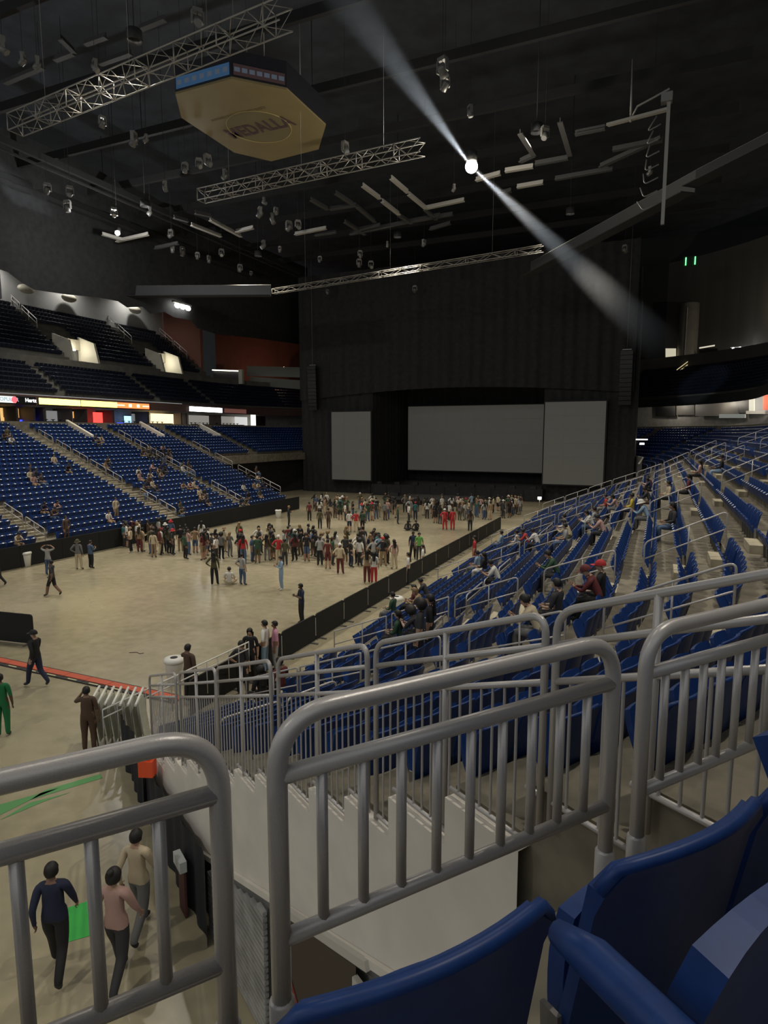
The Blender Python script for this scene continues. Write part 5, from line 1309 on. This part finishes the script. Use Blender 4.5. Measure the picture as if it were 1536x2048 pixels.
def person(loc, face, pose, top, bottom, label, hair='short', hairc='black', sleeves='short', skin=0, scale=1.0, group=None, wide=1.0, hatc=None, shoes='charcoal'):
    """face: heading in radians of the direction the person looks"""
    global NPEOPLE
    NPEOPLE += 1
    me = body(pose, sleeves, wide)
    o = obj('person', me); o.location = loc; o.rotation_euler = (0, 0, face + math.pi / 2); o.scale = (scale * 1.12, scale * 1.12, scale * 1.07)
    for i, m_ in enumerate((sm_(skin), cm(top), cm(bottom), cm(shoes))):
        o.material_slots[i].link = 'OBJECT'; o.material_slots[i].material = m_
    setprops(o, label, 'person', group)
    h = obj('hat' if hair in ('cap', 'bucket') else 'hair', hair_mesh(hair, pose), o)
    h.material_slots[0].link = 'OBJECT'
    h.material_slots[0].material = cm(hatc or 'black') if hair in ('cap', 'bucket') else mat('hair_' + hairc, HAIRC[hairc], .6)
    return o
def cw(c): return WORD.get(c, c)
VIEW = math.atan2(FW.y, FW.x)       # heading straight away from the camera
AWAY, LEFTW, RIGHTW, TOWARD = VIEW, VIEW + math.pi / 2, VIEW - math.pi / 2, VIEW + math.pi
solo = [  # px, py(feet), pose, heading, top, bottom, hair, sleeves, skin, label, extra
 (118, 1950, 'walk', AWAY + .2, 'navy', 'black', 'short', 'long', 2, 'person in a dark navy jacket walking below the left guard rail', dict(wide=1.12)),
 (240, 1968, 'walk', AWAY - .1, 'palepink', 'charcoal', 'bun', 'long', 1, 'person in a dusty pink top walking below the left guard rail', {}),
 (283, 1868, 'walk', AWAY - .2, 'cream', 'grey', 'short', 'long', 1, 'person in a cream sweater with one arm out, below the guard rail', {}),
 (180, 1502, 'ear', AWAY + .2, 'brown', 'brown', 'short', 'short', 2, 'person in brown holding a phone to the ear by the stacked barriers', dict(wide=1.2)),
 (8, 1472, 'stand', AWAY + .3, 'emerald', 'emerald', 'short', 'short', 3, 'person in a bright green outfit at the left edge', dict(wide=1.15)),
 (74, 1372, 'walk', LEFTW - .3, 'black', 'navy', 'cap', 'long', 1, 'person in black with a cap striding over the orange cable ramp', dict(wide=1.1)),
 (106, 1192, 'walk', LEFTW, 'charcoal', 'black', 'short', 'shorts', 2, 'person in dark shorts walking alone on the left of the floor', {}),
 (-3, 1172, 'walk', LEFTW, 'black', 'black', 'short', 'long', 1, 'person in black cut off by the left edge of the picture', {}),
 (98, 1150, 'handshead', AWAY, 'lightgrey', 'denim', 'short', 'short', 1, 'person in a pale shirt with both hands on the head near the boards', {}),
 (158, 1139, 'hip', AWAY, 'grey', 'cream', 'bucket', 'long', 1, 'person in a grey top and cream trousers facing the left boards', dict(hatc='olive')),
 (183, 1137, 'phone', AWAY - .5, 'denim', 'black', 'short', 'long', 1, 'person in a denim jacket and black trousers facing the left boards', dict(wide=1.1)),
 (429, 1170, 'hip', AWAY + .2, 'olive', 'black', 'long', 'long', 2, 'person in an olive jacket with white cuffs standing left of the seated person', {}),
 (459, 1170, 'floor', AWAY + .1, 'white', 'cream', 'short', 'short', 1, 'person in a striped top sitting on the open floor', {}),
 (485, 1170, 'hip', AWAY - .5, 'lightgrey', 'denim', 'short', 'short', 1, 'person with a pale backpack standing right of the seated person', {}),
 (563, 1180, 'phone', LEFTW + .4, 'lightblue', 'lightblue', 'short', 'long', 1, 'person in a light blue shirt and jeans alone in front of the crowd', dict(shoes='white')),
 (602, 1262, 'phone', LEFTW + .5, 'navy', 'black', 'short', 'short', 3, 'person in dark clothes looking at a phone behind the black barrier', {}),
 (376, 1388, 'ear', AWAY - .4, 'brown', 'black', 'short', 'short', 2, 'person holding their head beside the white lidded bin', {}),
 (485, 1388, 'hip', AWAY - .2, 'charcoal', 'black', 'short', 'short', 1, 'person in a dark green-black shirt leaning at the near barrier', dict(wide=1.15)),
 (502, 1362, 'stand', TOWARD, 'black', 'black', 'long', 'short', 1, 'person with long dark hair facing the pair at the barrier', {}),
 (531, 1347, 'hip', LEFTW - .2, 'white', 'lightblue', 'short', 'short', 1, 'person in a white shirt talking at the barrier', {}),
 (551, 1344, 'stand', LEFTW + .3, 'pink', 'lightgrey', 'short', 'short', 2, 'person in a pink shirt standing at the barrier', dict(wide=1.1)),
 (578, 1053, 'phone', RIGHTW, 'black', 'charcoal', 'short', 'long', 1, 'person in black sweeping the far floor', dict(hairc='fair')),
 (619, 1042, 'stand', AWAY, 'maroon', 'black', 'short', 'short', 2, 'person in a dull red top near the far end of the left stand', {}),
 (712, 1064, 'hip', AWAY, 'red', 'cream', 'cap', 'long', 1, 'person in a bright red vest and cream trousers behind the far crowd', dict(hatc='green')),
 (699, 1064, 'stand', AWAY + .2, 'white', 'navy', 'short', 'shorts', 1, 'person in a white top left of the red vest', {}),
 (725, 1062, 'stand', AWAY, 'green', 'black', 'short', 'shorts', 2, 'person in a dark green top right of the red vest', {}),
 (889, 1060, 'hip', AWAY, 'red', 'red', 'cap', 'long', 1, 'person all in red with a white cap in the far crowd', dict(hatc='white')),
 (905, 1060, 'stand', AWAY, 'red', 'red', 'short', 'long', 2, 'second person all in red at the edge of the far crowd', {}),
 (940, 1062, 'stand', AWAY, 'brown', 'black', 'long', 'long', 3, 'person in a long dark coat right of the red pair', dict(wide=1.1)),
 (816, 1062, 'floor', AWAY, 'charcoal', 'black', 'long', 'long', 1, 'person in dark clothes sitting on the floor behind the far crowd', {}),
 (832, 1063, 'floor', AWAY + .3, 'black', 'black', 'short', 'long', 1, 'second person in black sitting on the floor behind the far crowd', {}),
 (657, 1058, 'walk', AWAY, 'brown', 'brown', 'short', 'long', 2, 'person in brown walking behind the far crowd', {}),
 (640, 1058, 'stand', AWAY, 'olive', 'charcoal', 'short', 'short', 2, 'person with a bag just left of the walker in brown', {}),
 (558, 1130, 'hip', AWAY, 'red', 'cream', 'cap', 'short', 1, 'person in a red shirt and pale trousers in the middle crowd', dict(hatc='white')),
 (487, 1128, 'stand', AWAY + .2, 'red', 'denim', 'long', 'short', 2, 'person with a red backpack in the left part of the middle crowd', {}),
 (680, 1148, 'hip', AWAY, 'cream', 'maroon', 'cap', 'short', 2, 'person holding a round cream bag at the right of the middle crowd', dict(wide=1.2, hatc='white')),
 (656, 1138, 'stand', AWAY, 'maroon', 'maroon', 'short', 'shorts', 1, 'person in dark red shorts at the right of the middle crowd', {}),
 (716, 1120, 'hip', AWAY, 'white', 'cream', 'short', 'short', 1, 'person in a striped white top at the right of the middle crowd', {}),
 (788, 1138, 'hip', AWAY + .4, 'palepink', 'cream', 'long', 'short', 1, 'person in a pale pink top and cream trousers at the barrier end', {}),
 (262, 1105, 'hip', LEFTW, 'cream', 'black', 'cap', 'short', 1, 'person in a cream shirt at the left end of the middle crowd', dict(hatc='tan', shoes='white')),
 (280, 1104, 'stand', AWAY, 'tan', 'maroon', 'long', 'short', 2, 'person in a long dark red skirt at the left of the middle crowd', {}),
 (308, 1115, 'stand', AWAY, 'cream', 'tan', 'short', 'long', 2, 'person in a mustard sweater in front of the middle crowd', {}),
 (734, 1166, 'ear', AWAY, 'tan', 'maroon', 'long', 'short', 2, 'person with a bare back and dark red skirt at the barrier', {}),
 (748, 1166, 'stand', AWAY, 'white', 'red', 'long', 'short', 1, 'person in a white and red top next to the bare-backed one', {}),
 (826, 1118, 'hip', TOWARD, 'navy', 'black', 'short', 'short', 3, 'guard in dark clothes standing behind the barrier', dict(wide=1.2)),
 (838, 1120, 'stand', TOWARD, 'limegreen', 'charcoal', 'short', 'short', 1, 'guard in a lime green vest standing behind the barrier', {}),
]
HEADS = {602: 1173, 376: 1300}
for (px, py, pose, hd, top, bot, hr, sl, sk, lab, ex) in solo:
    p = onz(px, py) if px not in HEADS else onz(px, HEADS[px], 1.70) * 1.0; p.z = 0; person(p, hd, pose, top, bot, lab, hr, ex.get('hairc', 'black'), sl, sk, random.Random(px).uniform(.96, 1.06), None, ex.get('wide', 1.0), ex.get('hatc'), ex.get('shoes', 'charcoal'))
# crowds on the floor
rnd = random.Random(11)
tops = ['white'] * 4 + ['black'] * 5 + ['charcoal'] * 3 + ['green'] * 3 + ['olive'] * 2 + ['lightgrey'] * 2 + ['cream'] * 3 + ['lightblue', 'denim', 'brown', 'tan', 'grey', 'navy', 'maroon', 'palepink', 'teal']
bots = ['black'] * 4 + ['charcoal'] * 3 + ['denim'] * 3 + ['navy', 'olive', 'brown', 'cream', 'grey', 'tan']
def crowd(n, curve, depth, where, grp, seed):
    r = random.Random(seed); pts = []
    tries = 0
    while len(pts) < n and tries < 20000:
        tries += 1
        u = r.random(); i = u * (len(curve) - 1); k = min(int(i), len(curve) - 2); f = i - k
        x = curve[k][0] + (curve[k + 1][0] - curve[k][0]) * f; y0 = curve[k][1] + (curve[k + 1][1] - curve[k][1]) * f; y1 = curve[k][2] + (curve[k + 1][2] - curve[k][2]) * f
        p = onz(x + r.uniform(-4, 4), y0 + (y1 - y0) * r.random())
        if all((p - q).length > depth for q in pts): pts.append(p)
    pts.sort(key=lambda q: proj(q)[0])
    for i, p in enumerate(pts):
        top = r.choice(tops); bot = r.choice(bots); hr = r.choice(['short'] * 5 + ['long'] * 4 + ['afro', 'bun', 'cap', 'bucket']); sl = r.choice(['short', 'short', 'long', 'shorts'])
        person(p, AWAY + r.gauss(0, .7) - .35, r.choice(['stand', 'hip', 'phone', 'stand', 'hip']), top, bot, 'person in %s top and %s bottoms, %s from the left in the %s' % (cw(top), cw(bot), nth(i), where), hr, r.choice(['black'] * 4 + ['brown', 'fair']), sl, r.choice([0, 1, 1, 2, 2, 3, 4]), r.uniform(.93, 1.07), grp, r.choice([1, 1, 1.1]), r.choice(['white', 'black', 'tan', 'red']))
crowd(96, [(240, 1082, 1098), (330, 1084, 1112), (430, 1092, 1128), (530, 1094, 1132), (640, 1100, 1136), (740, 1108, 1134), (780, 1118, 1132)], .42, 'middle crowd', 'queueing people of the middle crowd', 3)
crowd(100, [(630, 1016, 1036), (700, 1018, 1046), (790, 1018, 1048), (880, 1022, 1050), (960, 1022, 1044), (1040, 1022, 1034)], .5, 'far crowd', 'people of the far crowd by the stage', 5)
# seated spectators, right stand: (px,py of the head, row guess is solved from the ray)
def seat_at(px, py, dz, side):
    d = ray(px, py); t = 3.0
    while t < 115:
        p = Vector((0, 0, CAM_Z)) + d * t
        if side == 'R':
            if p.y < CY0: R = math.hypot(p.x - CXR, p.y - CY0); a = math.atan2(p.y - CY0, p.x - CXR)
            else: R = p.x - CXR; a = 0.0
            zf = zR
        else: R = CXL - p.x; a = math.pi; zf = zL
        if R > R0_ and (side == 'L' or a > R_(TH) + .01):
            k = (R - R0_ - .58) / TR
            if p.z < zf(k) + dz:
                k = max(K0 if side == 'R' else 0, min(25 if side == 'R' else 23, int(round(k)))); rr_ = Rk(k) + .58
                if side == 'R': return (Vector((CXR + rr_ * math.cos(a), CY0 + rr_ * math.sin(a), zf(k))) if p.y < CY0 else Vector((CXR + rr_, p.y, zf(k)))), a + math.pi, k
                return Vector((CXL - rr_, p.y, zf(k))), 0.0, k
        t += .04
    return None
rs = [ # px, py of head, top, bottom, hair, extra label
 (1190, 1140, 'black', 'black', 'cap', 'a red cap'), (1150, 1165, 'charcoal', 'black', 'short', 'a dark hooded top'), (1118, 1195, 'cream', 'grey', 'short', 'a cream checked shirt'), (1168, 1150, 'maroon', 'black', 'short', 'a dark maroon cap'),
 (1012, 1118, 'white', 'black', 'short', 'a white shirt leaning forward'), (1118, 1105, 'green', 'charcoal', 'short', 'a green top'), (1285, 1005, 'lightblue', 'grey', 'bucket', 'a white bucket hat'), (1205, 1015, 'white', 'denim', 'long', 'a white top and long hair'), (1230, 1025, 'palepink', 'charcoal', 'short', 'a pink top'),
 (1358, 1008, 'charcoal', 'denim', 'long', 'a dark top beside the handrail'), (1350, 960, 'cream', 'black', 'short', 'a cream top'), (1372, 955, 'maroon', 'black', 'short', 'a dark red top'), (1280, 985, 'yellow', 'navy', 'short', 'a yellow top'), (1210, 990, 'red', 'grey', 'short', 'a red top'), (1225, 992, 'palepink', 'grey', 'long', 'a pale pink top'),
 (1418, 915, 'palepink', 'black', 'long', 'a pale top high in the stand'), (1430, 918, 'black', 'lightblue', 'short', 'a black top high in the stand'), (1160, 1035, 'cream', 'olive', 'short', 'a cream shirt'), (1140, 1048, 'lightgrey', 'denim', 'short', 'a light grey top'),
 (970, 1100, 'lightblue', 'grey', 'short', 'a light blue top near the barrier'), (958, 1112, 'black', 'white', 'long', 'a dark top near the barrier'), (1085, 1055, 'white', 'charcoal', 'short', 'a white top'), (1065, 1055, 'red', 'charcoal', 'short', 'a dark red top low in the stand'), (1040, 1060, 'white', 'grey', 'short', 'a white top low in the stand'), (1005, 1062, 'lightblue', 'denim', 'short', 'a pale blue shirt low in the stand'),
 (1300, 955, 'navy', 'black', 'long', 'a navy top'), (1320, 945, 'maroon', 'black', 'short', 'a maroon top beside the far aisle'), (1315, 970, 'charcoal', 'brown', 'short', 'a brown top'), (1130, 1030, 'white', 'black', 'short', 'a white top by the far fence'), (1178, 1020, 'lightgrey', 'black', 'short', 'a grey top by the far fence'),
 (830, 1175, 'maroon', 'black', 'long', 'a maroon top'), (850, 1160, 'charcoal', 'black', 'short', 'a dark top beside the maroon one'), (868, 1172, 'tan', 'white', 'long', 'a tan top and long fair hair'), (765, 1195, 'green', 'grey', 'short', 'a dark green top leaning on the front row'), (800, 1230, 'green', 'black', 'long', 'a dark green top by the sloped balustrade'), (865, 1215, 'charcoal', 'black', 'afro', 'a big dark hairdo'),
 (355, 1352, 'lightgrey', 'grey', 'short', 'grey clothes low by the tunnel'), (392, 1345, 'tan', 'white', 'short', 'fair hair low by the tunnel'), (430, 1350, 'maroon', 'black', 'short', 'a maroon top low by the tunnel'), (468, 1352, 'black', 'black', 'long', 'black clothes low by the tunnel')]
rnd = random.Random(4)
for i, (px, py, top, bot, hr, ex) in enumerate(rs):
    r = seat_at(px, py + 8, 1.12, 'R')
    if r is None: continue
    p, hd, k = r
    hc = 'red' if 'red cap' in ex else ('maroon' if 'maroon cap' in ex else 'white')
    person(p, hd + rnd.uniform(-.3, .3), rnd.choice(['sit', 'sitlean', 'sit']), top, bot, 'seated spectator with %s, right stand, %s row' % (ex, nth(k - K0)), 'cap' if 'cap' in ex else hr, 'fair' if 'fair' in ex else 'black', rnd.choice(['short', 'long']), rnd.choice([0, 1, 2, 4]), 1.0, 'seated spectators of the right stand', 1.0, hc)
# people standing in the corner aisle
for (px, py, top, bot, hr, lab) in ((838, 1335, 'black', 'black', 'long', 'person in black with long dark hair standing behind the centre guard rail'), (862, 1340, 'charcoal', 'black', 'afro', 'person in charcoal with a big hairdo standing behind the centre guard rail'),
                                   (816, 1170, 'white', 'black', 'long', 'person in an open white shirt standing by the front row barrier'), (845, 1150, 'white', 'red', 'long', 'person in a white top and red skirt standing by the front row'), (877, 1155, 'red', 'red', 'short', 'person in a plain red dress standing by the front row')):
    r = seat_at(px, py, .02, 'R') or (onz(px, py), math.pi, 0); person(r[0], r[1] + .3, 'stand', top, bot, lab, hr, 'black', 'short', 1, 1.0)
# left stand
r = random.Random(21); j = 0
clusters = [(60, 940, 3), (72, 955, 5), (115, 925, 2), (88, 1010, 2), (103, 1012, 3), (215, 920, 2), (285, 950, 10), (310, 938, 6), (330, 935, 4), (298, 900, 6), (320, 897, 4), (300, 975, 4), (380, 975, 4), (365, 925, 4), (412, 1000, 3), (405, 985, 3), (503, 945, 4), (515, 975, 4), (498, 998, 3), (490, 975, 3), (355, 1015, 2), (50, 1078, 4), (20, 870, 3), (190, 880, 3)]
ls = []
for (cx_, cy_, n) in clusters:
    for q in range(n): ls.append((cx_ + r.uniform(-12, 12), cy_ + r.uniform(-8, 8)))
ls.sort()
seen = []
for (px, py) in ls:
    s0 = seat_at(px, py, 1.0, 'L')
    if s0 is None or any((s0[0] - q).length < .5 for q in seen): continue
    seen.append(s0[0]); top = r.choice(['cream', 'white', 'tan', 'charcoal', 'black', 'olive', 'palepink', 'navy', 'brown']); bot = r.choice(['black', 'charcoal', 'denim', 'tan'])
    person(s0[0], s0[1] + r.uniform(-.4, .4), r.choice(['sit', 'sitlean']), top, bot, 'tiny seated spectator in %s, %s from the left in the left stand' % (cw(top), nth(j)), r.choice(['short', 'long', 'short', 'cap']), 'black', r.choice(['short', 'long']), r.choice([1, 2, 4]), 1.0, 'seated spectators of the left stand'); j += 1
for (px, py, top, lab) in ((233, 1040, 'cream', 'person in cream standing among the lower seats of the left stand'), (126, 1078, 'brown', 'person in brown standing at the foot of the left aisle')):
    s0 = seat_at(px, py, .05, 'L'); person(s0[0], s0[1], 'hip', top, 'tan' if top == 'cream' else 'brown', lab, 'short', 'black', 'long', 1, 1.0)
s0 = seat_at(212, 1028, 1.0, 'L'); person(s0[0], s0[1], 'sit', 'white', 'tan', 'person in white seated low in the left stand beside the standing one in cream', 'short', 'black', 'short', 1)
for o_ in SC.objects:
    if 'label' in o_ and len(o_['label'].replace('-', ' ').split()) > 16: print('LONG', o_.name, o_['label'])
print('PEOPLE', NPEOPLE, 'SEATS', len(near), len(rest), len(ups))
